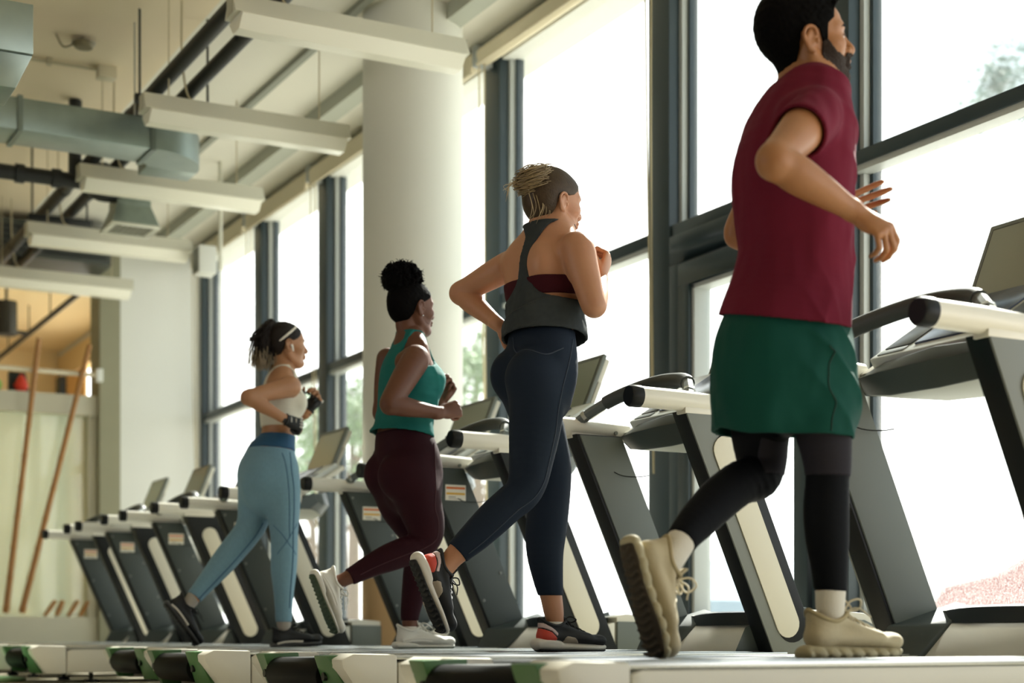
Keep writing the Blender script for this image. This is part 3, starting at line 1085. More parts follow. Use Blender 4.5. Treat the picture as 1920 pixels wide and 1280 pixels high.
    for i in range(len(rows) - 1):
        for k in range(6):
            f = bm.faces.new((rows[i][k], rows[i][(k + 1) % 6], rows[i + 1][(k + 1) % 6], rows[i + 1][k]))
            f.material_index = 1 if k in (5,) else 0
    bm.faces.new(rows[0]); bm.faces.new(rows[-1][::-1])
    build('console', bm, [M_console, M_conslight], r, 0.004)
    # sloping instrument panel with a white frame and two dark holders
    pa, pb = Vector((1.435, 0, 1.075)), Vector((1.74, 0, 1.27))
    dd = (pb - pa).normalized(); nn = Vector((-dd.z, 0, dd.x))
    def panel(bm, a0, a1, y0, y1, h0, h1):
        q = []
        for h in (h0, h1):
            for (a, yy) in ((a0, y0), (a1, y0), (a1, y1), (a0, y1)):
                p = pa + dd * a + nn * h
                q.append((p.x, yy, p.z))
        hexa(bm, q)
    LN = (pb - pa).length
    bm = bmesh.new(); panel(bm, 0, LN, -.30, .30, -.02, .012)
    ip = build('instrument_panel', bm, M_consframe, r, .006)
    for y0, y1 in ((-.275, -.165), (.165, .275)):
        bm = bmesh.new(); panel(bm, .05, .24, y0, y1, .0115, .016)
        build('bottle_holder', bm, M_slot, ip, .003)
        bm = bmesh.new(); panel(bm, .012, .04, y0, y1, .0115, .015)
        build('trim_line', bm, M_grip, ip, .002)
    bm = bmesh.new(); panel(bm, .04, LN - .02, -.14, .14, .0115, .018)
    build('display', bm, mat('display_blue_grey', '#2b3550', 0.2), ip, .004)
    bm = bmesh.new(); panel(bm, -.03, LN + .02, -.33, .33, -.045, -.018)
    build('panel_underside', bm, M_tvback, ip, .006)
    # arched pulse grip
    bm = bmesh.new()
    pts = spline([(1.24, .385, 1.075), (1.275, .33, 1.115), (1.33, .22, 1.165), (1.36, .0, 1.19), (1.33, -.22, 1.165), (1.275, -.33, 1.115), (1.24, -.385, 1.075)], 5)
    sweep(bm, pts, 0.021, 8)
    g = build('pulse_grip', bm, M_grip, r, smooth=30)
    bm = bmesh.new(); sweep(bm, pts[8:23], 0.0265, 14)
    build('grip_sleeve', bm, mat('grip_sleeve_dark', '#333a3a', 0.55), g, smooth=50)
    for a, b in ((3, 4), (len(pts) - 5, len(pts) - 4)):
        bm = bmesh.new(); sweep(bm, [pts[a], pts[b]], 0.0235, 8)
        build('contact_ring', bm, M_tsilver, g)
    # television on a stalk
    a0, a1 = Vector((1.735, 0, 1.245)), Vector((1.845, 0, 1.51))
    d2 = (a1 - a0).normalized(); n2 = Vector((-d2.z, 0, d2.x)); L2 = (a1 - a0).length
    def plate(bm, u0, u1, y0, y1, h0, h1):
        q = []
        for h in (h0, h1):
            for (a, yy) in ((u0, y0), (u1, y0), (u1, y1), (u0, y1)):
                p = a0 + d2 * a + n2 * h
                q.append((p.x, yy, p.z))
        hexa(bm, q)
    bm = bmesh.new(); plate(bm, 0, L2, -.215, .215, -.012, .008)
    t = build('television', bm, M_bezel, r, .004)
    bm = bmesh.new(); plate(bm, .031, L2 - .016, -.199, .199, .0070, .0088)
    build('screen_border', bm, M_tblack, t)
    bm = bmesh.new(); plate(bm, .035, L2 - .02, -.195, .195, .0075, .0095)
    build('screen', bm, M_screen, t)
    bm = bmesh.new(); plate(bm, .01, L2 - .01, -.205, .205, -.04, -.011)
    build('rear_shell', bm, M_tvback, t, .008)
    bm = bmesh.new(); plate(bm, .05, .16, -.214, -.204, -.035, -.015)
    build('button_strip', bm, mat('button_beige', '#b5b3a6', .5), t, .003)
    bm = bmesh.new()
    hexa(bm, [(1.70, -.06, 1.20), (1.77, -.06, 1.20), (1.77, .06, 1.20), (1.70, .06, 1.20),
              (1.75, -.05, 1.27), (1.80, -.05, 1.27), (1.80, .05, 1.27), (1.75, .05, 1.27)])
    build('television_stalk', bm, M_tvback, r, .006)
    # emergency stop cord on the far rail
    bm = bmesh.new()
    sweep(bm, spline([(1.36, .35, 1.03), (1.355, .335, .99), (1.362, .33, .95), (1.35, .335, .92), (1.36, .33, .90)], 4), 0.004, 6)
    sweep(bm, [(1.36, .33, .915), (1.356, .33, .885)], .011, 10)
    sweep(bm, spline([(1.36, .33, .90), (1.40, .30, .875), (1.46, .28, .872), (1.50, .27, .878)], 4), 0.002, 5)
    build('safety_cord', bm, M_cable, r, smooth=60)
    return r


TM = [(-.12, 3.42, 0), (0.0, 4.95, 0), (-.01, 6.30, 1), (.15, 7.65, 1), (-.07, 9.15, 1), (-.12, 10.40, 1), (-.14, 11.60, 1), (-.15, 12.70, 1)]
TL = ['treadmill nearest the camera, under the man in the maroon shirt',
      'treadmill under the woman with the blonde bun',
      'treadmill under the woman in the teal tank top',
      'treadmill under the woman in blue leggings and black gloves',
      'empty treadmill just beyond the woman in blue leggings',
      'empty treadmill third from the far wall',
      'empty treadmill second from the far wall',
      'empty treadmill closest to the far wall, beside the bamboo poles']
protos = {}
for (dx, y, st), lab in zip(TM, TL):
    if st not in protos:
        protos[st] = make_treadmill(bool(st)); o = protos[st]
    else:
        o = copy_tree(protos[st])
    o.location = (1.9 + dx, y, 0)
    tag(o, lab, 'treadmill', 'row of treadmills facing the windows')

bm = bmesh.new()
bmesh.ops.create_cone(bm, cap_ends=True, segments=64, radius1=0.95, radius2=0.95, depth=0.012, matrix=Matrix.Translation((0.95, 9.6, 0.006)))
o = build('exercise_mat', bm, mat('mat_green', '#7fae7a', 0.7), None, .003)
tag(o, 'round green exercise mat on the floor behind the empty treadmills', 'mat')
# ------------------------------------------------------------------ smooth solid modelling used for bodies, clothes and shoes
F32 = np.float32


def A3(v):
    return np.array((v[0], v[1], v[2]), float)


def unit(v):
    v = np.array(v, float)
    return v / (np.linalg.norm(v) + 1e-12)


def smin(a, b, k):
    if k <= 0:
        return np.minimum(a, b)
    h = np.clip(0.5 + 0.5 * (b - a) / k, 0, 1)
    return b * (1 - h) + a * h - k * h * (1 - h)


def smax(a, b, k):
    return -smin(-a, -b, k)


class Op:
    """one blended primitive: a list of (lo, hi, fn) pieces joined by min, then blended into the field"""
    def __init__(self, pieces, k=0.02, mode='add'):
        self.pieces, self.k, self.mode = pieces, k, mode
        self.lo = np.min([p[0] for p in pieces], axis=0)
        self.hi = np.max([p[1] for p in pieces], axis=0)


def seg_fn(c0, c1, a0, a1, b0, b1, s0):
    c0, c1 = A3(c0), A3(c1)
    d = c1 - c0
    L2 = max(float(d @ d), 1e-10)
    ax = d / math.sqrt(L2)
    s = s0 - ax * (s0 @ ax)
    s = unit(s)
    f = np.cross(ax, s)

    def fn(P):
        Q = P - c0.astype(F32)
        t = np.clip((Q @ d.astype(F32)) / L2, 0, 1)
        Q = Q - t[..., None] * d.astype(F32)
        a = a0 + (a1 - a0) * t
        if a0 == b0 and a1 == b1:
            return np.sqrt((Q * Q).sum(-1)) - a
        b = b0 + (b1 - b0) * t
        qs, qf, qa = Q @ s.astype(F32), Q @ f.astype(F32), Q @ ax.astype(F32)
        m = np.minimum(a, b)
        k0 = np.sqrt((qs / a) ** 2 + (qf / b) ** 2 + (qa / m) ** 2)
        k1 = np.sqrt((qs / (a * a)) ** 2 + (qf / (b * b)) ** 2 + (qa / (m * m)) ** 2) + 1e-9
        return np.where(k0 < 0.05, -m, k0 * (k0 - 1) / k1)
    r = max(a0, a1, b0, b1)
    return (np.minimum(c0, c1) - r, np.maximum(c0, c1) + r, fn)


def cr(P, n):
    """Catmull-Rom through rows of an array"""
    P = np.array(P, float)
    if len(P) == 2:
        t = np.linspace(0, 1, n + 1)[:, None]
        return P[0] * (1 - t) + P[1] * t
    Q = np.vstack([2 * P[0] - P[1], P, 2 * P[-1] - P[-2]])
    out = []
    for i in range(1, len(Q) - 2):
        for k in range(n):
            t = k / n
            a, b, c, d = Q[i - 1], Q[i], Q[i + 1], Q[i + 2]
            out.append(0.5 * (2 * b + (c - a) * t + (2 * a - 5 * b + 4 * c - d) * t * t + (3 * b - a - 3 * c + d) * t ** 3))
    out.append(Q[-2])
    return np.array(out)


def tube(st, side=(0, 1, 0), n=4, k=0.02, mode='add', off=0.0):
    """st: rows (pos, a[, b[, side]])"""
    rows = []
    for q in st:
        p = A3(q[0]); a = q[1]; b = q[2] if len(q) > 2 and q[2] is not None else a
        s = A3(q[3]) if len(q) > 3 else A3(side)
        rows.append(np.concatenate([p, [a + off, b + off], s]))
    R = cr(rows, n)
    pcs = []
    for i in range(len(R) - 1):
        pcs.append(seg_fn(R[i][:3], R[i + 1][:3], max(R[i][3], 1e-3), max(R[i + 1][3], 1e-3), max(R[i][4], 1e-3), max(R[i + 1][4], 1e-3), R[i][5:8]))
    return Op(pcs, k, mode)


def ell(c, r, axes=None, k=0.02, mode='add'):
    c = A3(c); r = np.array(r, float)
    M = np.eye(3) if axes is None else np.array(axes, float)      # rows are local axes

    def fn(P):
        q = (P - c.astype(F32)) @ M.T.astype(F32)
        k0 = np.sqrt(((q / r.astype(F32)) ** 2).sum(-1))
        k1 = np.sqrt(((q / (r * r).astype(F32)) ** 2).sum(-1)) + 1e-9
        return np.where(k0 < 0.05, -float(r.min()), k0 * (k0 - 1) / k1)
    R = np.sqrt(((M * r[:, None]) ** 2).sum(0))
    return Op([(c - R, c + R, fn)], k, mode)


class Frame:
    def __init__(self, origin, x, up, scale=1.0):
        self.o = A3(origin); self.s = scale
        x = unit(x); z = unit(np.array(up, float) - x * (np.array(up, float) @ x)); y = np.cross(z, x)
        self.M = np.array([x, y, z])            # rows = local axes in the world

    def p(self, v):
        return self.o + self.s * (np.array(v, float) @ self.M)

    def d(self, v):
        return np.array(v, float) @ self.M

    def local(self, P):
        return ((P - self.o.astype(F32)) @ self.M.T.astype(F32)) / self.s

    def tube(self, st, side=(0, 1, 0), n=4, k=0.02, mode='add'):
        s = self.s
        return tube([(self.p(q[0]), q[1] * s, (q[2] if len(q) > 2 and q[2] is not None else q[1]) * s) + ((self.d(q[3]),) if len(q) > 3 else ())
                     for q in st], self.d(side), n, k * s, mode)

    def ell(self, c, r, k=0.02, mode='add', rot=None):
        M = self.M
        if rot is not None:
            M = np.array(rot) @ self.M
        return ell(self.p(c), np.array(r) * self.s, M, k * self.s, mode)


def field(ops, lo, hi, h):
    lo, hi = np.array(lo, float), np.array(hi, float)
    n = np.maximum(4, np.ceil((hi - lo) / h).astype(int) + 1)
    xs = [(lo[i] + h * np.arange(n[i])).astype(F32) for i in range(3)]
    V = np.full(n, 0.3, F32)

    def sl(a, b, m):
        out = []
        for i in range(3):
            i0 = int(np.floor((a[i] - m - lo[i]) / h)); i1 = int(np.ceil((b[i] + m - lo[i]) / h)) + 1
            i0, i1 = max(0, i0), min(int(n[i]), i1)
            if i1 <= i0:
                return None
            out.append(slice(i0, i1))
        return tuple(out)
    for op in ops:
        m = op.k + 2.5 * h + 0.004
        S = sl(op.lo, op.hi, m)
        if S is None:
            continue
        T = np.full([s.stop - s.start for s in S], 0.3, F32)
        for (a, b, fn) in op.pieces:
            s2 = sl(a, b, m)
            if s2 is None:
                continue
            s3 = tuple(slice(q.start - w.start, q.stop - w.start) for q, w in zip(s2, S))
            P = np.stack(np.meshgrid(xs[0][s2[0]], xs[1][s2[1]], xs[2][s2[2]], indexing='ij'), -1)
            T[s3] = np.minimum(T[s3], fn(P).astype(F32))
        if op.mode == 'add':
            V[S] = smin(V[S], T, op.k)
        else:
            V[S] = smax(V[S], -T, op.k)
    return V, xs


def grid_points(xs):
    return np.stack(np.meshgrid(*xs, indexing='ij'), -1)


def nets(V, xs, inside_only=None):
    """surface nets: vertices and quads of the zero level"""
    lo = np.array([x[0] for x in xs], float); h = float(xs[0][1] - xs[0][0])
    neg = V < 0
    n = np.array(V.shape) - 1
    c = np.zeros(n, np.int8)
    for i in (0, 1):
        for j in (0, 1):
            for k in (0, 1):
                c += neg[i:i + n[0], j:j + n[1], k:k + n[2]]
    act = (c > 0) & (c < 8)
    I = np.argwhere(act)
    if len(I) == 0:
        return np.zeros((0, 3)), np.zeros((0, 4), int)
    idx = np.full(n, -1, np.int64)
    idx[act] = np.arange(len(I))
    acc = np.zeros((len(I), 3)); cnt = np.zeros(len(I))
    cor = [(i, j, k) for i in (0, 1) for j in (0, 1) for k in (0, 1)]
    vals = {q: V[I[:, 0] + q[0], I[:, 1] + q[1], I[:, 2] + q[2]] for q in cor}
    for a in cor:
        for ax in range(3):
            if a[ax] == 0:
                b = list(a); b[ax] = 1; b = tuple(b)
                va, vb = vals[a], vals[b]
                m = (va < 0) != (vb < 0)
                t = np.where(m, va / (va - vb + 1e-20), 0)
                p = np.tile(np.array(a, float), (len(I), 1)); p[:, ax] += t
                acc[m] += p[m]; cnt[m] += 1
    verts = lo + h * (I + acc / cnt[:, None])
    faces = []
    for ax in range(3):
        u, v = (ax + 1) % 3, (ax + 2) % 3
        A = neg.take(range(0, V.shape[ax] - 1), ax); B = neg.take(range(1, V.shape[ax]), ax)
        E = np.argwhere(A != B)
        ok = (E[:, u] > 0) & (E[:, v] > 0) & (E[:, u] < n[u]) & (E[:, v] < n[v])
        E = E[ok]
        f = []
        for du, dv in ((-1, -1), (0, -1), (0, 0), (-1, 0)):
            q = E.copy(); q[:, u] += du; q[:, v] += dv
            f.append(idx[q[:, 0], q[:, 1], q[:, 2]])
        f = np.stack(f, 1)
        flip = ~neg[E[:, 0], E[:, 1], E[:, 2]]
        f[flip] = f[flip][:, ::-1]
        faces.append(f)
    F = np.concatenate(faces)
    return verts, F


def relax(verts, F, it=1, w=0.5):
    n = len(verts)
    E = np.concatenate([F[:, [0, 1]], F[:, [1, 2]], F[:, [2, 3]], F[:, [3, 0]]])
    E = np.sort(E, 1); key = E[:, 0] * np.int64(n) + E[:, 1]
    u, cn = np.unique(key, return_counts=True)
    bd = np.zeros(n, bool); ub = u[cn == 1]; bd[ub // n] = True; bd[ub % n] = True
    keepv = verts.copy()
    for _ in range(it):
        acc = np.zeros_like(verts); cnt = np.zeros(n)
        for a, b in ((0, 1), (1, 2), (2, 3), (3, 0)):
            np.add.at(acc, F[:, a], verts[F[:, b]]); np.add.at(cnt, F[:, a], 1)
            np.add.at(acc, F[:, b], verts[F[:, a]]); np.add.at(cnt, F[:, b], 1)
        verts = verts * (1 - w) + w * acc / np.maximum(cnt, 1)[:, None]
        verts[bd] = keepv[bd]
    return verts


def mesh_from(name, chunks, material, parent=None, origin=None):
    """chunks: list of (verts, quads)"""
    vs, fs, o = [], [], 0
    for v, f in chunks:
        vs.append(v); fs.append(f + o); o += len(v)
    V = np.concatenate(vs); F = np.concatenate(fs)
    if origin is not None:
        V = V - A3(origin)
    me = bpy.data.meshes.new(name)
    me.vertices.add(len(V)); me.vertices.foreach_set('co', V.astype(F32).ravel())
    me.loops.add(len(F) * 4); me.loops.foreach_set('vertex_index', F.astype(np.int32).ravel())
    me.polygons.add(len(F)); me.polygons.foreach_set('loop_start', (np.arange(len(F)) * 4).astype(np.int32))
    me.polygons.foreach_set('loop_total', np.full(len(F), 4, np.int32))
    me.polygons.foreach_set('use_smooth', np.ones(len(F), bool))
    me.update(); me.validate()
    o = bpy.data.objects.new(name, me); COL.objects.link(o)
    me.materials.append(material)
    if parent is not None:
        o.parent = parent
    return o


def bounds(ops, m=0.02):
    lo = np.min([o.lo for o in ops if o.mode == 'add'], axis=0) - m
    hi = np.max([o.hi for o in ops if o.mode == 'add'], axis=0) + m
    return lo, hi


def solid(name, ops, h, material, parent=None, clip=None, shell=0.0, off=0.0, lo=None, hi=None, rel=1, disp=None, clipk=0.0, origin=None):
    b = bounds(ops, 0.012 + abs(off))
    lo = b[0] if lo is None else np.maximum(b[0], lo); hi = b[1] if hi is None else np.minimum(b[1], hi)
    V, xs = field(ops, lo, hi, h)
    V = V - off
    P = None
    if clip is not None or disp is not None:
        P = grid_points(xs)
    if disp is not None:
        V = V + disp(P).astype(F32)
    if shell:
        V = np.maximum(V, -(V + shell))
    if clip is not None:
        V = smax(V, clip(P).astype(F32), clipk) if clipk else np.maximum(V, clip(P).astype(F32))
    v, f = nets(V, xs)
    if rel:
        v = relax(v, f, rel, 0.5)
    return mesh_from(name, [(v, f)], material, parent, origin)


def poly_sdf(x, y, poly):
    """signed distance to a polygon (negative inside)"""
    poly = np.array(poly, float)
    d = np.full(x.shape, 1e9, F32); s = np.ones(x.shape, bool)
    n = len(poly)
    ins = np.zeros(x.shape, bool)
    for i in range(n):
        a, b = poly[i], poly[(i + 1) % n]
        e = b - a
        wx, wy = x - a[0], y - a[1]
        t = np.clip((wx * e[0] + wy * e[1]) / (e @ e), 0, 1)
        d = np.minimum(d, (wx - e[0] * t) ** 2 + (wy - e[1] * t) ** 2)
        c = (a[1] > y) != (b[1] > y)
        ins ^= c & (x < (b[0] - a[0]) * (y - a[1]) / (b[1] - a[1] + 1e-12) + a[0])
    d = np.sqrt(d)
    return np.where(ins, -d, d)


def wob(P, f, amp, seed=0.0):
    """cheap smooth noise from crossed sines"""
    x, y, z = P[..., 0] * f, P[..., 1] * f, P[..., 2] * f
    return amp * (np.sin(x * 1.7 + 2.1 * np.sin(y * 1.3 + seed) + seed) * np.sin(y * 1.9 + 1.7 * np.sin(z * 1.1 + seed * 2)) +
                  np.sin(z * 2.3 + 1.9 * np.sin(x * 1.5 + seed * 3)) * .6)


def folds(P, d, f, amp, seed=0.0, warp=.35, wf=9.0, sharp=2.0):
    """cloth folds: ridges repeating along the direction d, bent by slow noise and fading in and out"""
    d = unit(d).astype(F32)
    x, y, z = P[..., 0], P[..., 1], P[..., 2]
    w = np.sin(x * wf * 1.3 + seed) + np.sin(y * wf * 1.1 + seed * 2.3 + 1.7 * np.sin(z * wf * .5)) + np.sin(z * wf * .8 + seed * .7)
    ph = (P @ d) * f * 2 * math.pi + w * warp * math.pi
    r = (1 - np.abs(np.sin(ph * .5))) ** sharp
    m = .5 + .5 * np.sin(x * 11 + z * 7 + seed * 5 + 2 * np.sin(y * 9 + seed))
    return (-amp * r * m).astype(F32)


def ramp(v, a, b):
    t = np.clip((v - a) / (b - a), 0, 1)
    return (t * t * (3 - 2 * t)).astype(F32)
# ------------------------------------------------------------------ heads, hands, shoes
def head_ops(fr, ears=True, fem=True, neck=None):
    s = fr.s
    o = []
    o.append(fr.ell((-.014, 0, .036), (.098, .076, .088), k=.01))
    o.append(fr.tube([((.040, 0, .045), .064, .048), ((.044, 0, -.005), .062, .050), ((.046, 0, -.050), .052, .045), ((.056, 0, -.086), .030 if fem else .034, .028)], (0, 1, 0), 4, .028))
    for y in (-1, 1):
        o.append(fr.tube([((-.012, y * .058, -.030), .018), ((.000, y * .056, -.058), .019), ((.040, y * .036, -.084), .018), ((.066, y * .012, -.094), .017)], n=3, k=.022))
        o.append(fr.ell((.058, y * .040, -.016), (.028, .024, .020), k=.02))
        o.append(fr.tube([((.080, y * .012, .026), .011), ((.080, y * .034, .029), .011), ((.064, y * .052, .024), .010)], n=3, k=.014))
    o.append(fr.ell((.082, 0, -.090), (.017, .020, .016), k=.018))
    o.append(fr.tube([((.086, 0, .022), .008), ((.100, 0, .000), .009), ((.112, 0, -.020), .011), ((.110, 0, -.027), .010)], n=4, k=.012))
    for y in (-1, 1):
        o.append(fr.ell((.100, y * .011, -.026), (.011, .008, .008), k=.007))
    o.append(fr.ell((.092, 0, -.047), (.013, .022, .010), k=.010))
    o.append(fr.ell((.0985, 0, -.0515), (.010, .021, .0062), k=.006))
    o.append(fr.ell((.0960, 0, -.0625), (.011, .018, .0072), k=.006))
    o.append(fr.tube([((.106, -.022, -.0570), .0016), ((.110, 0, -.0568), .0016), ((.106, .022, -.0570), .0016)], n=3, k=.003, mode='sub'))
    for y in (-1, 1):
        o.append(fr.ell((.100, y * .033, .006), (.020, .017, .011), k=.012, mode='sub'))
        o.append(fr.ell((.0745, y * .032, .005), (.0145, .0165, .0135), k=.004))
        o.append(fr.tube([((.088, y * .020, .003), .0012), ((.0895, y * .032, .000), .0012), ((.084, y * .045, .003), .0012)], n=3, k=.003, mode='sub'))
    if ears:
        for y in (-1, 1):
            c, sn = math.cos(math.radians(20)), math.sin(math.radians(20))
            rot = np.array([[c, -y * sn, -.25], [y * sn, c, 0], [.25, 0, 1]])
            rot = np.array([unit(r) for r in rot])
            o.append(fr.ell((-.010, y * .078, -.008), (.018, .0075, .031), k=.007, rot=rot))
            rim = [((.006, y * .080, .004), .0042), ((.000, y * .083, .020), .0045), ((-.016, y * .087, .023), .0045), ((-.028, y * .088, .010), .0045),
                   ((-.027, y * .086, -.010), .0042), ((-.016, y * .082, -.028), .0045), ((-.006, y * .078, -.036), .0060)]
            o.append(fr.tube(rim, n=4, k=.004))
            o.append(fr.ell((-.008, y * .0885, -.006), (.010, .006, .015), k=.004, mode='sub', rot=rot))
            o.append(fr.ell((.006, y * .079, -.012), (.005, .005, .007), k=.004))
    return o


def hand_ops(W, D, S, side_scale=1.0, curls=None, thumb=(30, 30, 20), spread=4.0, thumb_open=0.8, wr=0.026):
    """W wrist, D towards the knuckles, S towards the thumb; the palm faces N = cross so that fingers curl towards -back.
    returns ops; curls: four triples of degrees, index to little finger"""
    q = side_scale
    D = unit(D); S = unit(np.array(S, float) - D * (np.array(S, float) @ D))
    return D, S, q


def make_hand(W, D, B, right=True, q=1.0, curls=None, thumb=(25, 30, 25), spread=(6, 2, -2, -7), topen=(0.75, 0.35), wr=None):
    """W wrist point, D wrist-to-knuckle direction, B direction the back of the hand faces"""
    W = A3(W); D = unit(D); B = unit(np.array(B, float) - D * (np.array(B, float) @ D))
    S = np.cross(D, B) * (1 if right else -1)      # for a right hand with the back up and fingers ahead the thumb points left
    S = -S if right else -S
    S = unit(S)
    ops = []
    k = .010 * q
    P = lambda a, b, c: W + q * (D * a + S * b + B * c)
    wr = wr or (.027, .020)
    ops.append(tube([(P(-.03, 0, 0), wr[0] * q, wr[1] * q), (P(.0, 0, 0), wr[0] * q, wr[1] * q), (P(.03, .002, .0), .034 * q, .0175 * q), (P(.062, .0, .002), .040 * q, .015 * q), (P(.088, -.001, .002), .040 * q, .0125 * q)], S, 4, k))
    ops.append(ell(P(.040, .020, -.012), np.array((.026, .015, .012)) * q, np.array([D, S, B]), .012 * q))
    ops.append(ell(P(.040, -.020, -.010), np.array((.028, .012, .010)) * q, np.array([D, S, B]), .012 * q))
    curls = curls or [(30, 40, 25)] * 4
    roots = [(.091, .0300), (.096, .0095), (.092, -.0115), (.083, -.0310)]
    lens = [(.043, .026, .021), (.048, .030, .022), (.044, .028, .022), (.034, .021, .019)]
    rad = [.0092, .0095, .0090, .0080]
    tips = []
    for i in range(4):
        p = P(roots[i][0], roots[i][1], .001)
        a = math.radians(spread[i])
        d0 = D * math.cos(a) + S * math.sin(a)
        ang = 0.0
        pts = [(p - d0 * .012 * q, rad[i] * 1.05 * q)]
        pts.append((p, rad[i] * 1.10 * q))
        for j in range(3):
            ang += math.radians(curls[i][j])
            d = d0 * math.cos(ang) - B * math.sin(ang)
            p2 = p + d * lens[i][j] * q
            r1 = rad[i] * (1.0, .94, .84)[j] * q
            pts.append((p + (p2 - p) * .5, r1 * .94))
            pts.append((p2, r1 * (1.0 if j < 2 else .80)))
            p = p2
        tips.append(p)
        ops.append(tube(pts, S, 2, .0045 * q))
    # thumb leaves the side of the palm near its base
    p = P(.022, .026, -.008)
    d = unit(D * topen[0] + S * (1 - topen[0]) * 1.6 - B * topen[1])
    pts = [(P(.010, .014, -.006), .012 * q), (p, .0125 * q)]
    bend = unit(D * .5 - S * 1.0 - B * .3)
    for j, L in enumerate((.044, .033, .027)):
        if j:
            a = math.radians(thumb[j])
            d = unit(d * math.cos(a) + unit(bend - d * (bend @ d)) * math.sin(a))
        p2 = p + d * L * q
        r1 = (.0115, .0102, .0092)[j] * q
        pts.append((p + (p2 - p) * .5, r1)); pts.append((p2, r1 * (1, .98, .74)[j]))
        p = p2
    ops.append(tube(pts, S, 2, .008 * q))
    return ops, tips


def foot_frame(ankle, toe_dir, up_dir, L, ah=0.095, ax=0.068):
    """frame whose origin is the heel point of the sole"""
    x = unit(toe_dir); u = np.array(up_dir, float); z = unit(u - x * (u @ x))
    return Frame(A3(ankle) - x * ax * (L / .28) - z * ah * (L / .28), x, z, L / 0.28)


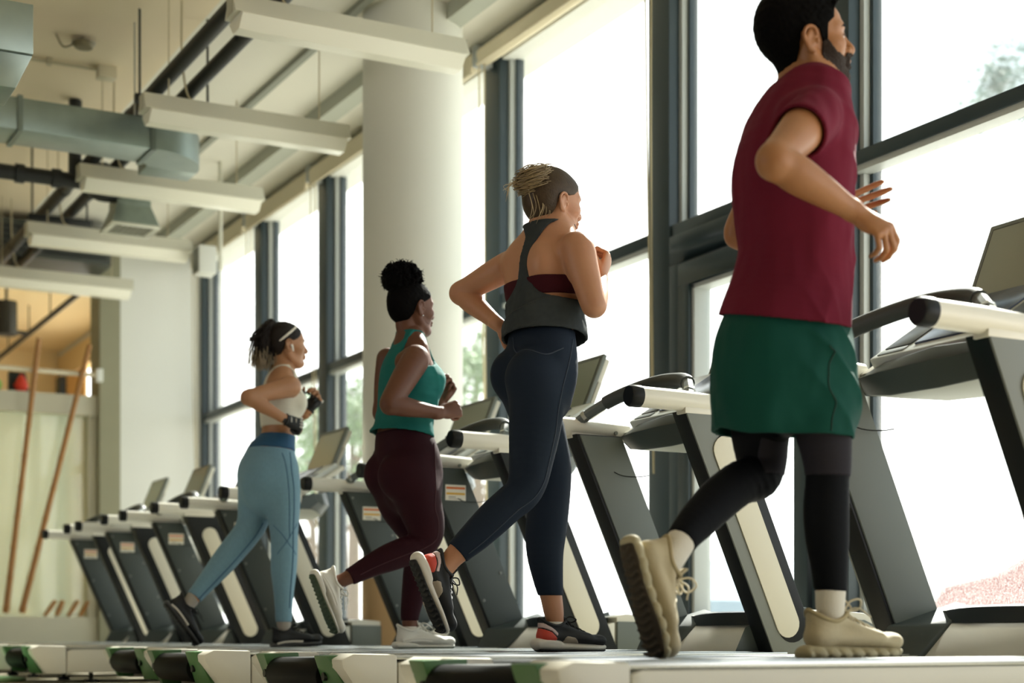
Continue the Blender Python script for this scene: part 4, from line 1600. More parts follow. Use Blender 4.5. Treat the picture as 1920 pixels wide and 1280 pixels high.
def shoe(person, fr, style, right=True):
    """fr: frame with 0.28 m foot length. returns shoe object with parts"""
    y = -1 if right else 1
    up = []
    chunky = style.get('chunky', False)
    hs = style.get('sole_h', .030)
    # upper
    up.append(fr.tube([((.020, 0, hs + .016), .030, .020), ((.07, 0, hs + .018), .034, .022), ((.13, y * -.004, hs + .016), .040, .022), ((.19, y * -.006, hs + .012), .046, .019), ((.245, y * -.004, hs + .008), .036, .015)], (0, 1, 0), 5, .01))
    up.append(fr.tube([((.034, 0, hs + .024), .033, .034), ((.040, 0, hs + .055), .0345, .041), ((.046, 0, hs + .085), .0375, .046)], (0, 1, 0), 4, .02))
    up.append(fr.tube([((.060, 0, hs + .062), .029, .018), ((.105, 0, hs + .050), .031, .014), ((.15, 0, hs + .034), .032, .012), ((.19, 0, hs + .022), .034, .010)], (0, 1, 0), 4, .025))
    up.append(fr.ell((.248, y * -.004, hs + .008), (.026, .030, .016), k=.03))
    # opening for the ankle
    top = hs + .060

    def uclip(P):
        q = fr.local(P)
        c = q[..., 2] - (top + 9.0 * (q[..., 0] - .052) ** 2)
        return np.maximum(c * fr.s, (hs - .012 - q[..., 2]) * fr.s)
    up.append(fr.tube([((.056, 0, hs + .045), .020, .026), ((.052, 0, hs + .075), .029, .036), ((.050, 0, hs + .12), .031, .040)], (0, 1, 0), 3, .004, 'sub'))
    o = solid('shoe', up, .0032 * 1.0, style['upper'], person, clip=uclip, rel=2)
    # heel collar pad
    zc = lambda x: top - .003 + 9.0 * (x - .052) ** 2
    pts = [fr.p((x, yy, zc(x))) for x, yy in ((.098, .024), (.075, .032), (.05, .0345), (.02, .029), (.003, .012), (-.001, 0), (.003, -.012), (.02, -.029), (.05, -.0345), (.075, -.032), (.098, -.024))]
    bm = bmesh.new(); sweep(bm, spline(pts, 4), .0055 * fr.s, 10)
    build('collar', bm, style.get('collar', style['upper']), o, smooth=60)
    # tongue
    tg = [fr.tube([((.115, 0, hs + .058), .022, .005), ((.094, 0, hs + .082), .023, .0055), ((.086, 0, hs + .104), .021, .005)], (0, 1, 0), 4, .01)]
    solid('tongue', tg, .003, style.get('tongue', style['upper']), o)
    # midsole
    sl = []
    st = [((-.006, 0, hs * .5), .030, hs * .52), ((.03, 0, hs * .5), .037, hs * .52), ((.10, y * -.001, hs * .48), .036, hs * .48), ((.19, y * -.006, hs * .44), .048, hs * .44), ((.24, y * -.005, hs * .46), .041, hs * .40), ((.262, y * -.003, hs * .56), .028, hs * .34)]
    sl.append(fr.tube(st, (0, 1, 0), 5, .008))
    if style.get('flare'):
        sl.append(fr.tube([((-.010, 0, hs * .75), .034, hs * .55), ((.03, 0, hs * .95), .039, hs * .40), ((.075, 0, hs * .85), .036, hs * .3)], (0, 1, 0), 4, .012))
    if chunky:
        sl.append(fr.tube([((-.010, 0, .012), .036, .014), ((.05, 0, .012), .042, .014), ((.12, 0, .012), .041, .014), ((.20, y * -.006, .012), .050, .014), ((.25, y * -.005, .016), .038, .014)], (0, 1, 0), 5, .01))
    def sdisp(P):
        q = fr.local(P)
        if chunky:
            a = np.abs(np.sin((q[..., 0] + q[..., 2] * .35) * math.pi / .036))
            return ((1 - a) ** 1.5 * .0075 - .001) * ramp(np.abs(q[..., 1]), .022, .036) * fr.s
        return np.zeros(q.shape[:-1], F32)
    def sclip(P):
        q = fr.local(P)
        return (-q[..., 2] + (-.004 if chunky else 0.0)) * fr.s
    so = solid('midsole', sl, .0032, style['sole'], o, clip=sclip, rel=2, disp=sdisp)
    # outsole, following the midsole outline, with tread
    os_ = [fr.tube([((-.004, 0, .002), .029, .007), ((.03, 0, .002), .036, .007), ((.10, y * -.001, .002), .034, .007), ((.19, y * -.006, .002), .047, .007), ((.24, y * -.005, .004), .040, .007), ((.262, y * -.003, .008), .027, .007)], (0, 1, 0), 5, .004)]
    for i in range(14):
        x = .005 + i * .019
        w = .020 + .012 * math.sin(min(1, i / 9) * 1.6)
        os_.append(fr.tube([((x, -w, -.004), .0042), ((x + .008, 0, -.004), .0042), ((x, w, -.004), .0042)], n=2, k=.002))
    solid('outsole', os_, .003, style['tread'], o, rel=1)
    if style.get('swoosh'):
        for (za, zb, mm, nm) in style['swoosh']:
            pt = [fr.p((xx, -y * 0 + (y * -1) * 0, 0)) for xx in (0,)]
            for yy in (-1, 1):
                pp = [fr.p((.012, yy * .031, hs + za)), fr.p((.05, yy * .0375, hs + za + .006)), fr.p((.10, yy * .0405, hs + zb)), fr.p((.15, yy * .045, hs + zb - .004))]
                bm = bmesh.new(); sweep(bm, spline(pp, 5), .0035 * fr.s, 8, ry=1.6)
                build(nm, bm, mm, o, smooth=60)
    if style.get('patch'):
        # coloured heel counter and side panels hugging the upper
        for nm, c, r, mm, poly in style['patch']:
            def pc(P, poly=poly):
                q = fr.local(P)
                return poly_sdf(q[..., 0], q[..., 2] - hs, poly) * fr.s
            solid(nm, up[:4], .0032, mm, o, clip=lambda P, pc=pc: np.maximum(pc(P), uclip(P)), off=.0022, shell=.006, rel=1)
    # laces: crossings and a bow
    lm = style['lace']
    bm = bmesh.new()
    for i in range(6):
        x = .105 + i * .017
        z = hs + .068 - i * .0075
        w = .020 + .001 * i
        sweep(bm, [fr.p(p) for p in ((x, -w, z - .006), (x + .003, -w * .5, z + .003), (x + .006, 0, z + .005), (x + .009, w * .5, z + .003), (x + .014, w, z - .006))], .0024 * fr.s, 6)
        sweep(bm, [fr.p(p) for p in ((x, w, z - .006), (x + .003, w * .5, z + .003), (x + .006, 0, z + .006), (x + .009, -w * .5, z + .003), (x + .014, -w, z - .006))], .0024 * fr.s, 6)
    g = style.get('hang', None)
    base = fr.p((.104, 0, hs + .078))
    for sx in (-1, 1):
        lp = [base, base + fr.s * fr.d((.010, sx * .022, .014)), base + fr.s * fr.d((.030, sx * .034, .004)), base + fr.s * fr.d((.020, sx * .016, -.006)), base]
        if style.get('bigbow'):
            lp = [base, base + fr.s * fr.d((.004, sx * .020, .026)), base + fr.s * fr.d((.026, sx * .030, .030)), base + fr.s * fr.d((.034, sx * .014, .008)), base]
        sweep(bm, spline(lp, 5), .0026 * fr.s, 6)
        if g is None:
            tl = [base, base + fr.s * fr.d((.022, sx * .026, .010)), base + fr.s * fr.d((.050, sx * .040, -.012))]
        else:
            gg = np.array(g, float)
            tl = [base, base + fr.s * fr.d((.016, sx * .018, .010)) + gg * .02, base + fr.s * fr.d((.020, sx * .022, .004)) + gg * (.055 + .012 * sx)]
        sweep(bm, spline(tl, 5), .0022 * fr.s, 6)
    build('laces', bm, lm, o, smooth=60)
    return o


def strands(bm, paths, r0=.004, r1=.0012, n=6):
    for p in paths:
        q = spline(p, 6)
        m = len(q)
        sweep(bm, q, [r0 + (r1 - r0) * (i / (m - 1)) ** 1.5 for i in range(m)], n)
# ------------------------------------------------------------------ people
RIGHT = np.array((CS, -SN, 0.0))


def skin_mat(name, col, col2, rough=0.48, sss=0.12):
    return mat(name, col, rough, var=0.1, vscale=7, col2=col2, sss=sss, bump=0.035, bscale=130, spec=0.45)


def ppm(p):
    return FPX / (p[0] * SN + p[1] * CS)


class Runner:
    """pixel-read stations of one runner, placed in the row of the treadmill at y = yc"""
    def __init__(self, yc):
        self.yc = yc

    def J(self, px, py, yo=0.0):
        return A3(on_row(px, py, self.yc + yo))

    def fit(self, py, l, r, a, phi=0.0, tilt=0.0, yo=0.0):
        """torso station from the left and right outline; a = half breadth along the shoulder line turned by phi degrees"""
        c = self.J((l + r) / 2, py, yo)
        w = (r - l) / 2 / ppm(c)
        ph = math.radians(phi)
        side = np.array((-math.sin(ph), math.cos(ph), math.sin(math.radians(tilt))))
        front = np.array((math.cos(ph), math.sin(ph), 0))
        ks, kf = abs(side @ RIGHT), abs(front @ RIGHT)
        b = math.sqrt(max(w * w - (a * ks) ** 2, (w * .45) ** 2)) / kf
        return (c, a, b, side)

    def limb(self, rows):
        """rows of (px, py, yo, radius in px[, second radius px])"""
        out = []
        for q in rows:
            c = self.J(q[0], q[1], q[2]); s = ppm(c)
            out.append((c, q[3] / s, (q[4] if len(q) > 4 else q[3]) / s))
        return out


def eyes(fr, body, iris, closed=False):
    for y in (-1, 1):
        bm = bmesh.new()
        bmesh.ops.create_uvsphere(bm, u_segments=24, v_segments=16, radius=.0122 * fr.s)
        c = Vector(fr.p((.0775, y * .0315, .0035)))
        fw = Vector(fr.d((1, 0, 0)))
        for f in bm.faces:
            f.material_index = 1 if f.calc_center_median().normalized().dot(fw) > .88 else 0
        bmesh.ops.translate(bm, verts=bm.verts, vec=c)
        if not closed:
            build('eye', bm, [mat('eye_white', '#d9d2c8', .3), iris], body, smooth=80)
        else:
            bm.free()
        bm = bmesh.new()
        z0 = -.001 if closed else .0065
        pts = [fr.p((.0875, y * .018, z0 - .002)), fr.p((.0925, y * .030, z0 + .0005)), fr.p((.0885, y * .042, z0)), fr.p((.082, y * .049, z0 - .002))]
        sweep(bm, spline(pts, 4), [.0012 * fr.s] * 13, 6)
        build('eyelashes', bm, mat('lash_black', '#17110d', .7), body)


def brows(fr, body, m):
    bm = bmesh.new()
    for y in (-1, 1):
        pts = [fr.p((.0925, y * .012, .024)), fr.p((.0945, y * .026, .030)), fr.p((.083, y * .046, .028)), fr.p((.074, y * .056, .022))]
        sweep(bm, spline(pts, 4), [.0035 * fr.s] * 5 + [.0042 * fr.s] * 4 + [.003 * fr.s] * 3 + [.0015 * fr.s], 8, ry=1.3)
    build('eyebrows', bm, m, body, smooth=80)


def dist_to(ops, Q):
    Q = Q.astype(F32)
    d = np.full(len(Q), 1.0, F32)
    for o in ops:
        if o.mode == 'add':
            for (a, b, fn) in o.pieces:
                d = np.minimum(d, fn(Q))
    return d


def body_mesh(ops, boxes, m, name='person', h=.006, hf=.0025):
    """one skin surface: coarse everywhere, fine around the given groups (head, hands)"""
    lo, hi = bounds(ops, .02)
    V, xs = field(ops, lo, hi, h)
    v, f = nets(V, xs)
    v = relax(v, f, 1, .5)
    keep = np.ones(len(f), bool)
    c = v[f].mean(1)
    chunks = []
    fine = []
    for grp in boxes:
        a, b = obox(grp, .014)
        ins = np.all((c > a + h * 1.0) & (c < b - h * 1.0), axis=1)
        i = np.where(ins)[0]
        i = i[dist_to(grp, c[i]) < .012]
        keep[i] = False
        near = [o for o in ops if np.all(o.lo - .03 < b) and np.all(o.hi + .03 > a)]
        V, xs = field(near, a, b, hf)
        vv, ff = nets(V, xs)
        if len(ff):
            ok = dist_to(grp, vv[ff].mean(1)) < .016
            ff = ff[ok]
            u = np.unique(ff); mp = np.full(len(vv), -1); mp[u] = np.arange(len(u))
            vv, ff = vv[u], mp[ff]
            fine.append((relax(vv, ff, 1, .4), ff))
    used = np.unique(f[keep]); mp = np.full(len(v), -1); mp[used] = np.arange(len(used))
    chunks.append((v[used], mp[f[keep]]))
    return mesh_from(name, chunks + fine, m)


def obox(ops, m=.012):
    return (np.min([o.lo for o in ops], axis=0) - m, np.max([o.hi for o in ops], axis=0) + m)


def half(n, p):
    """clip: positive (cut away) on the side the normal points to"""
    n = unit(n); p = A3(p)
    return lambda P: (P - p.astype(F32)) @ n.astype(F32)


def zrow(R, py, yo=0.0, px=None):
    return R.J(px, py, yo)[2]


def lerp_table(tab):
    """piecewise linear function of height from rows (z, value)"""
    t = sorted(tab)
    zs = np.array([q[0] for q in t]); vs = np.array([q[1] for q in t])
    return lambda z: np.interp(z, zs, vs).astype(F32)


SKIN_FAIR = skin_mat('skin_fair', '#ba8a6c', '#a87355')
SKIN_TAN = skin_mat('skin_tan', '#b08260', '#9c6c4b')
SKIN_OLIVE = skin_mat('skin_olive', '#a97750', '#936039')
SKIN_DARK = skin_mat('skin_dark', '#6a3f2b', '#52301f', rough=.55, sss=.06)
HAIR_BLACK = mat('hair_black', '#070606', .7, var=.3, vscale=60, bump=.2, bscale=300, spec=.05)
HAIR_BROWN = mat('hair_brown', '#1a100c', .5, spec=.25, var=.4, vscale=40, bump=.5, bscale=260)
HAIR_BLONDE_D = mat('hair_dark_blonde', '#4d3c2a', .5, var=.4, vscale=50, col2='#2f2419', bump=.15, bscale=160, spec=.3)
HAIR_BLONDE = mat('hair_blonde', '#a8926b', .42, var=.4, vscale=50, col2='#6a5740', bump=.15, bscale=260)
HAIR_BLONDE_L = mat('hair_blonde_strands', '#b7a27a', .4, var=.3, vscale=40, col2='#7d694b')
HAIR_BROWN_L = mat('hair_brown_tips', '#8b7a60', .45, var=.3, vscale=40)
IRIS = mat('iris_brown', '#22150d', .15)



def crease_fn(c0, rad, d, f, amp, seed=1.1):
    c0 = A3(c0).astype(F32)
    return lambda P: folds(P, d, f, amp, seed, .25, 14, 3.0) * np.exp(-((P - c0) ** 2).sum(-1) / rad ** 2).astype(F32)


def seam(body, pts, r, m, name='seam'):
    """a raised seam laid onto the surface of the garment"""
    from mathutils.bvhtree import BVHTree
    me = body.data
    tree = BVHTree.FromPolygons([v.co for v in me.vertices], [p.vertices[:] for p in me.polygons])
    q = []
    for p in spline(pts, 9):
        hit = tree.find_nearest(Vector(p))
        if hit[0] is not None:
            q.append(hit[0] + hit[1] * (r * .25))
    q = [q[0]] + [(q[i - 1] + q[i] * 2 + q[i + 1]) / 4 for i in range(1, len(q) - 1)] + [q[-1]]
    bm = bmesh.new()
    sweep(bm, q, r, 6)
    return build(name, bm, m, body, smooth=80)


def outline_pts(rows, d):
    """points on the outside of a limb's stations, pushed along direction d"""
    d = unit(d)
    out = []
    for i, q in enumerate(rows):
        a = rows[min(i + 1, len(rows) - 1)][0] - rows[max(i - 1, 0)][0]
        a = unit(a)
        e = unit(d - a * (d @ a))
        out.append(q[0] + e * (q[1] + .0035))
    return out


# ---- the man in the maroon shirt
def make_man():
    R = Runner(3.36)
    J = R.J
    ph = -14
    hf = Frame(J(1512, 86, 0.0), (math.cos(math.radians(-24)), math.sin(math.radians(-24)), 0.13), (-.13, 0, 1), 1.045)
    head = head_ops(hf)
    neck_base = J(1506, 178)
    neck = [tube([(hf.p((-.026, 0, -.03)), .055, .058), (hf.p((-.020, 0, -.085)), .056, .057), (J(1510, 165), .064, .060), (J(1510, 188), .085, .075)], (0, 1, 0), 4, .025)]
    T = [R.fit(188, 1450, 1576, .115, ph), R.fit(222, 1425, 1586, .165, ph), R.fit(262, 1403, 1590, .175, ph), R.fit(330, 1385, 1592, .172, ph),
         R.fit(400, 1390, 1588, .158, ph), R.fit(470, 1396, 1584, .145, ph * .5), R.fit(540, 1385, 1580, .148, 0), R.fit(600, 1372, 1580, .155, 4),
         R.fit(660, 1365, 1580, .160, 6), R.fit(715, 1372, 1575, .150, 6)]
    torso = [tube(T, n=4, k=.03)]
    rsh, rel, rwr = J(1530, 214, -.175), J(1452, 300, -.325), J(1598, 394, -.345)
    ua = lambda t: rsh + (rel - rsh) * t
    fa = lambda t: rel + (rwr - rel) * t
    rarm = [tube([(rsh, .058), (ua(.35), .056), (ua(.7), .047), (rel, .041), (fa(.12), .043), (fa(.32), .045), (fa(.65), .036), (fa(.9), .0285, .026), (fa(1.0), .028, .024)], (0, 0, 1), 4, .02),
            ell(rel + unit(rel - rwr) * .006 + np.array((0, 0, -.008)), (.030, .030, .032), k=.03)]
    lsh, lel, lwr = J(1474, 226, .165), J(1384, 440, .275), J(1540, 408, .10)
    ua2 = lambda t: lsh + (lel - lsh) * t
    fa2 = lambda t: lel + (lwr - lel) * t
    larm = [tube([(lsh, .056), (ua2(.4), .052), (ua2(.75), .045), (lel, .040), (fa2(.3), .044), (fa2(.7), .034), (fa2(1), .027)], (0, 0, 1), 4, .02)]
    # hands: the near one hangs half open from the wrist, the far one points ahead with spread fingers
    dR = unit(np.array((.574, -.58, -.60)))
    rh, _ = make_hand(rwr + unit(rwr - rel) * .012, dR, np.array((-.182, -.798, .597)), True, .93,
                      [(42, 38, 18), (48, 44, 20), (52, 44, 22), (50, 44, 22)], (14, 16, 10), (10, 3, -4, -11), (.9, .20), (.029, .024))
    dL = unit(J(1600, 387, .06) - lwr)
    lh, _ = make_hand(lwr + dL * .01, dL, unit(np.array((.30, .9, .10))), False, .98,
                      [(2, 8, 6), (6, 10, 8), (16, 20, 12), (30, 34, 20)], (4, 6, 4), (5, 1, -3, -7), (.22, -.10))
    # legs
    rl = R.limb([(1506, 655, -.085, 66), (1530, 740, -.10, 58), (1545, 815, -.10, 46), (1552, 872, -.10, 39), (1551, 905, -.10, 37), (1549, 955, -.10, 39), (1551, 1010, -.10, 37), (1555, 1060, -.10, 31), (1557, 1105, -.095, 27.5), (1557, 1146, -.09, 25), (1562, 1172, -.09, 18), (1566, 1190, -.09, 12)])
    ll = R.limb([(1440, 655, .085, 66), (1432, 745, .10, 60), (1425, 815, .10, 50), (1428, 862, .10, 42), (1420, 893, .09, 40), (1388, 905, .075, 38), (1352, 932, .06, 38), (1312, 972, .035, 34), (1284, 1004, .015, 28), (1268, 1030, .005, 26), (1254, 1055, -.003, 24), (1240, 1080, -.008, 15)])
    legs = [tube(rl, n=4, k=.03), tube(ll, n=4, k=.03)]
    glute = [ell(J(1428, 690, .07), (.085, .085, .10), k=.05), ell(J(1480, 690, -.075), (.085, .08, .10), k=.05)]
    ops = neck + torso + rarm + larm + legs + glute + head + rh + lh
    body = body_mesh(ops, [head, rh, lh], SKIN_OLIVE)
    tag(body, 'man in a maroon t-shirt, green shorts and black leggings running on the nearest treadmill', 'person', 'people running on the treadmills')
    eyes(hf, body, IRIS); brows(hf, body, HAIR_BLACK)
    # hair: full on top, faded at the sides
    hair = head_ops(hf, False) + neck + [hf.ell((-.016, 0, .040), (.1005, .079, .092), k=.01),
            hf.ell((-.004, 0, .104), (.088, .062, .036), k=.03), hf.ell((.058, 0, .106), (.040, .052, .024), k=.02), hf.ell((-.07, 0, .062), (.052, .066, .066), k=.03)]
    rg = random.Random(2)
    for i in range(60):
        x = rg.uniform(-.09, .075); y = rg.uniform(-.055, .055)
        z = .128 - 5.0 * (x + .01) ** 2 - 7 * y * y
        hair.append(hf.tube([((x, y, z), .009), ((x + .014, y + rg.uniform(-.008, .008), z + .010), .003)], n=1, k=.008))
    poly = [(.090, .150), (.088, .094), (.066, .074), (.060, .046), (.040, .030), (.036, -.014), (.022, -.014), (.014, .020), (-.010, .028), (-.032, .014), (-.038, -.030), (-.056, -.084), (-.080, -.098), (-.15, -.080), (-.16, .17)]
    def hclip(P):
        q = hf.local(P)
        return np.maximum(poly_sdf(q[..., 0], q[..., 2], poly) * hf.s, -.02)
    solid('hair', hair, .003, HAIR_BLACK, body, clip=hclip, off=.0025, disp=lambda P: wob(P, 130, .0009, 1.0))
    # short beard and moustache
    bpoly = [(.037, -.006), (.022, -.006), (.019, -.045), (.024, -.082), (.060, -.112), (.120, -.112), (.120, -.066), (.104, -.066), (.101, -.058), (.104, -.045), (.120, -.046), (.120, -.034), (.098, -.032), (.086, -.046), (.060, -.038), (.046, -.022)]
    def bclip(P):
        q = hf.local(P)
        return poly_sdf(q[..., 0], q[..., 2], bpoly) * hf.s
    solid('beard', head_ops(hf, False), .0028, mat('beard_black', '#2a1c14', .8, var=.3, vscale=60, bump=.6, bscale=400), body, clip=bclip, off=.0032, shell=.010,
          disp=lambda P: wob(P, 260, .0010, 4.0))
    # t-shirt
    S = [R.fit(180, 1450, 1574, .10, ph), R.fit(206, 1428, 1584, .165, ph), R.fit(262, 1394, 1597, .185, ph), R.fit(330, 1374, 1599, .185, ph),
         R.fit(400, 1378, 1597, .172, ph), R.fit(470, 1387, 1595, .162, ph * .5), R.fit(540, 1372, 1593, .168, 0), R.fit(600, 1350, 1592, .184, 4), R.fit(650, 1334, 1592, .19, 4)]
    hem_e = ua(.47)
    shirt = [tube(S, n=4, k=.03),
             tube([(J(1508, 168), .064, .062), (J(1508, 185), .085, .075)], n=2, k=.02),
             tube([(rsh + np.array((-.01, .05, .005)), .066), (rsh, .068), (ua(.3), .069), (ua(.62), .070)], (0, 0, 1), 4, .03),
             tube([(lsh + np.array((0, -.05, 0)), .064), (lsh, .066), (ua2(.3), .066), (ua2(.55), .066)], (0, 0, 1), 4, .03)]
    zh0, zh1 = J(1354, 588, .1)[2], J(1590, 603, -.1)[2]
    ax = unit(rel - rsh); ax2 = unit(lel - lsh)
    p_sl, p_sl2 = ua(.40), ua2(.46)
    xs = J(1485, 450, 0)[0]
    zs0, zs1 = J(1480, 560, 0)[2], J(1480, 330, 0)[2]
    hem_n = half((-.02, 0.20, -1), J(1470, 603, 0))
    neck_p = half((-.10, -.15, 1), J(1500, 161, 0))
    nc = J(1508, 165)
    neck_n = lambda P: np.minimum(neck_p(P), .088 - np.sqrt((P[..., 0] - nc[0]) ** 2 + (P[..., 1] - nc[1]) ** 2)).astype(F32)
    def sclip(P):
        c = np.maximum(hem_n(P), neck_n(P))
        s1 = np.maximum((P - p_sl.astype(F32)) @ ax.astype(F32), -((P[..., 1] - (R.yc - .165))) * -1 - .0)
        near = (P[..., 1] < R.yc - .205) & (P[..., 2] > zs1 - .13)
        far = (P[..., 1] > R.yc + .20) & (P[..., 2] > zs1 - .10)
        cut1 = (P - p_sl.astype(F32)) @ unit(ax + np.array((-.25, 0, -.15))).astype(F32)
        cut2 = (P - p_sl2.astype(F32)) @ ax2.astype(F32)
        c = np.where(near, np.maximum(c, cut1), c)
        c = np.where(far, np.maximum(c, cut2), c)
        return c
    solid('shirt', shirt, .0042, mat('shirt_maroon', '#651b2f', .9, bump=.75, bscale=11, stretch=(1, 1, .38), bdist=.035, var=.07, vscale=5, spec=.15), body, clip=sclip, shell=.010, rel=2,
          disp=lambda P: wob(P, 12, .0012, 2.0) + (folds(P, (.80, .35, .22), 15.0, .011, 1.3, .45, 7, 1.5) * ramp(P[..., 2], zs1, zs0) + folds(P, (.70, .45, -.30), 12.0, .010, 3.3, .45, 7, 1.5) * ramp(P[..., 2], zs1, zs0) +
          folds(P, (.45, .2, .9), 10.0, .010, 4.1, .4, 7, 1.5) * ramp(P[..., 2], zs0 - .1, zs1)) * ramp(P[..., 0], xs - .12, xs - .01))
    bm = bmesh.new()
    ring = []
    for k in range(25):
        a = 2 * math.pi * k / 24
        c = J(1506, 162 - 5 * math.cos(a), 0)
        ring.append(c + np.array((math.cos(a) * .071 * math.cos(math.radians(ph)) - math.sin(a) * .066 * math.sin(math.radians(ph)) , math.cos(a) * .071 * math.sin(math.radians(ph)) + math.sin(a) * .066, 0)))
    sweep(bm, ring, .0075, 8, cap=False)
    build('neckband', bm, mat('neckband_maroon', '#5d1929', .85), body, smooth=80)
    # shorts
    sh = [tube([R.fit(575, 1372, 1576, .150, 4), R.fit(600, 1362, 1582, .158, 4), R.fit(626, 1352, 1590, .165, 4), R.fit(660, 1338, 1600, .176, 4), R.fit(715, 1333, 1604, .176, 4), R.fit(760, 1338, 1603, .165, 4)], n=4, k=.04),
          tube(R.limb([(1430, 700, .085, 74), (1412, 745, .09, 74), (1404, 800, .095, 69), (1400, 850, .10, 69)]), n=3, k=.05),
          tube(R.limb([(1518, 700, -.085, 74), (1534, 745, -.095, 72), (1537, 800, -.10, 65), (1537, 850, -.10, 64)]), n=3, k=.05)]
    h1, h2 = half((-.02, 0, -1), J(1404, 812, .1)), half((-.04, 0, -1), J(1537, 822, -.1))
    top = half((0, 0, 1), J(1470, 575, 0))
    def shclip(P):
        w = ramp(P[..., 1], R.yc - .07, R.yc + .07)
        c = h1(P) * w + h2(P) * (1 - w)
        return np.maximum(c, top(P))
    M_short = mat('shorts_green', '#09443c', .8, bump=.8, bscale=11, stretch=(1, 1, .5), bdist=.03, var=.08, vscale=5, spec=.2)
    so = solid('shorts', sh, .0045, M_short, body, clip=shclip, shell=.011, rel=2, disp=lambda P: wob(P, 13, .0018, 5.0) + folds(P, (.65, .3, .55), 11.0, .010, 2.2, .45, 7, 1.5) * ramp(P[..., 0], xs - .14, xs - .02))
    seam(so, [J(1576, 626, -.25), J(1582, 665, -.26), J(1584, 720, -.26), J(1580, 780, -.25), J(1576, 806, -.24)], .0019, mat('shorts_seam', '#082c26', .8), 'side_seam')
    # leggings, with a lighter panel above the knee
    M_tight = mat('tights_black', '#0c0e13', .7, bump=.06, bscale=200, spec=.10)
    M_panel = mat('tights_grey', '#2b2930', .75, bump=.06, bscale=200, spec=.12)
    k1 = half((-.05, 0, -1), J(1557, 1108, -.095)); k2 = half(unit(A3(J(1262, 1040, .0)) - A3(J(1312, 972, .035))), J(1276, 1016, .01))
    tz = half((0, 0, 1), J(1500, 700, 0))
    def crease(c0, rad, d, f, amp):
        c0 = A3(c0).astype(F32)
        return lambda P: folds(P, d, f, amp, 1.1, .25, 14, 3.0) * np.exp(-((P - c0) ** 2).sum(-1) / rad ** 2).astype(F32)
    c1, c2, c3 = crease(J(1556, 925, -.1), .075, (0, .15, 1), 42, .006), crease(J(1405, 900, .08), .075, (.8, 0, .55), 38, .006), crease(J(1556, 1075, -.1), .06, (0, .1, 1), 34, .004)
    tz2 = half((0, 0, 1), J(1470, 650, 0))
    zk = J(1500, 850, 0)[2]
    def lclip(P):
        c = np.where(P[..., 1] < R.yc - .045, k1(P), k2(P))
        return np.maximum(np.where(P[..., 2] > zk, -1, c), tz2(P))
    solid('leggings', [tube(T[7:], n=4, k=.03), tube(rl, n=4, k=.03, off=.002), tube(ll, n=4, k=.03, off=.002)] + glute, .005, M_tight, body,
          clip=lclip, off=.003, rel=2, disp=lambda P: c1(P) + c2(P) + c3(P))
    # grey panels
    pz1, pz2 = J(1550, 892, -.1)[2], J(1550, 815, -.1)[2]
    def pclip(P):
        x, y, z = P[..., 0], P[..., 1], P[..., 2]
        c = np.maximum(pz1 - z + .05 * (y - R.yc + .10), z - pz2 - .03)
        cc = J(1528, 858, -.16)
        hole = .030 - np.sqrt(((x - cc[0] + .01) / 1.2) ** 2 + ((z - cc[2]) / .9) ** 2)
        return np.maximum(c, hole)
    solid('knee_panel', [tube(rl, n=4, k=.03)], .004, M_panel, body, clip=pclip, off=.0075, shell=.009)
    def pclip2(P):
        z = P[..., 2]; x = P[..., 0]
        a, b = J(1425, 835, .1), J(1425, 892, .09)
        xk = J(1400, 890, .1)[0]
        return np.maximum(np.maximum(z - a[2] - .02, b[2] + .0 - z), xk - x)
    solid('knee_panel', [tube(ll, n=4, k=.03)], .004, M_panel, body, clip=pclip2, off=.0075, shell=.009)
    # socks and shoes
    M_sock = mat('sock_white', '#d8d3c8', .9, bump=.15, bscale=300, stretch=(1, 1, .2))
    s1 = half((0, 0, 1), J(1557, 1106, -.095))
    solid('sock', [tube(rl, n=4, k=.02)], .004, M_sock, body, clip=lambda P: np.maximum(s1(P), J(1560, 1196, -.09)[2] - P[..., 2]), off=.0016)
    d2 = unit(A3(J(1250, 1062, 0)) - A3(J(1284, 1004, .015)))
    s2, s3 = half(-d2, J(1280, 1010, .012)), half(d2, J(1246, 1070, 0))
    solid('sock', [tube(ll, n=4, k=.02)], .004, M_sock, body, clip=lambda P: np.maximum(s2(P), s3(P)), off=.0016)
    cream = mat('shoe_cream', '#b9ad90', .75, bump=.12, bscale=90, var=.08, vscale=20)
    st = dict(upper=cream, collar=mat('shoe_cream_lining', '#a89a78', .8), sole=mat('shoe_cream_sole', '#aaa184', .7, var=.1, vscale=30),
              tread=mat('shoe_dark_tread', '#3a3022', .8, var=.3, vscale=30), lace=mat('lace_cream', '#cfc5ac', .8), sole_h=.034, chunky=True, bigbow=True)
    f1 = foot_frame(J(1559, 1152, -.09), (1, -.03, 0), (0, 0, 1), .305, ah=.100)
    # rest the sole on the belt
    f1.o[2] = .197
    shoe(body, f1, st, True)
    f2 = foot_frame(J(1250, 1062, -.0), unit(J(1238, 1218, -.02) - J(1198, 1062, .0)), unit(J(1270, 1050, 0) - J(1192, 1070, .0)), .300)
    shoe(body, f2, st, False)
    return body

make_man()
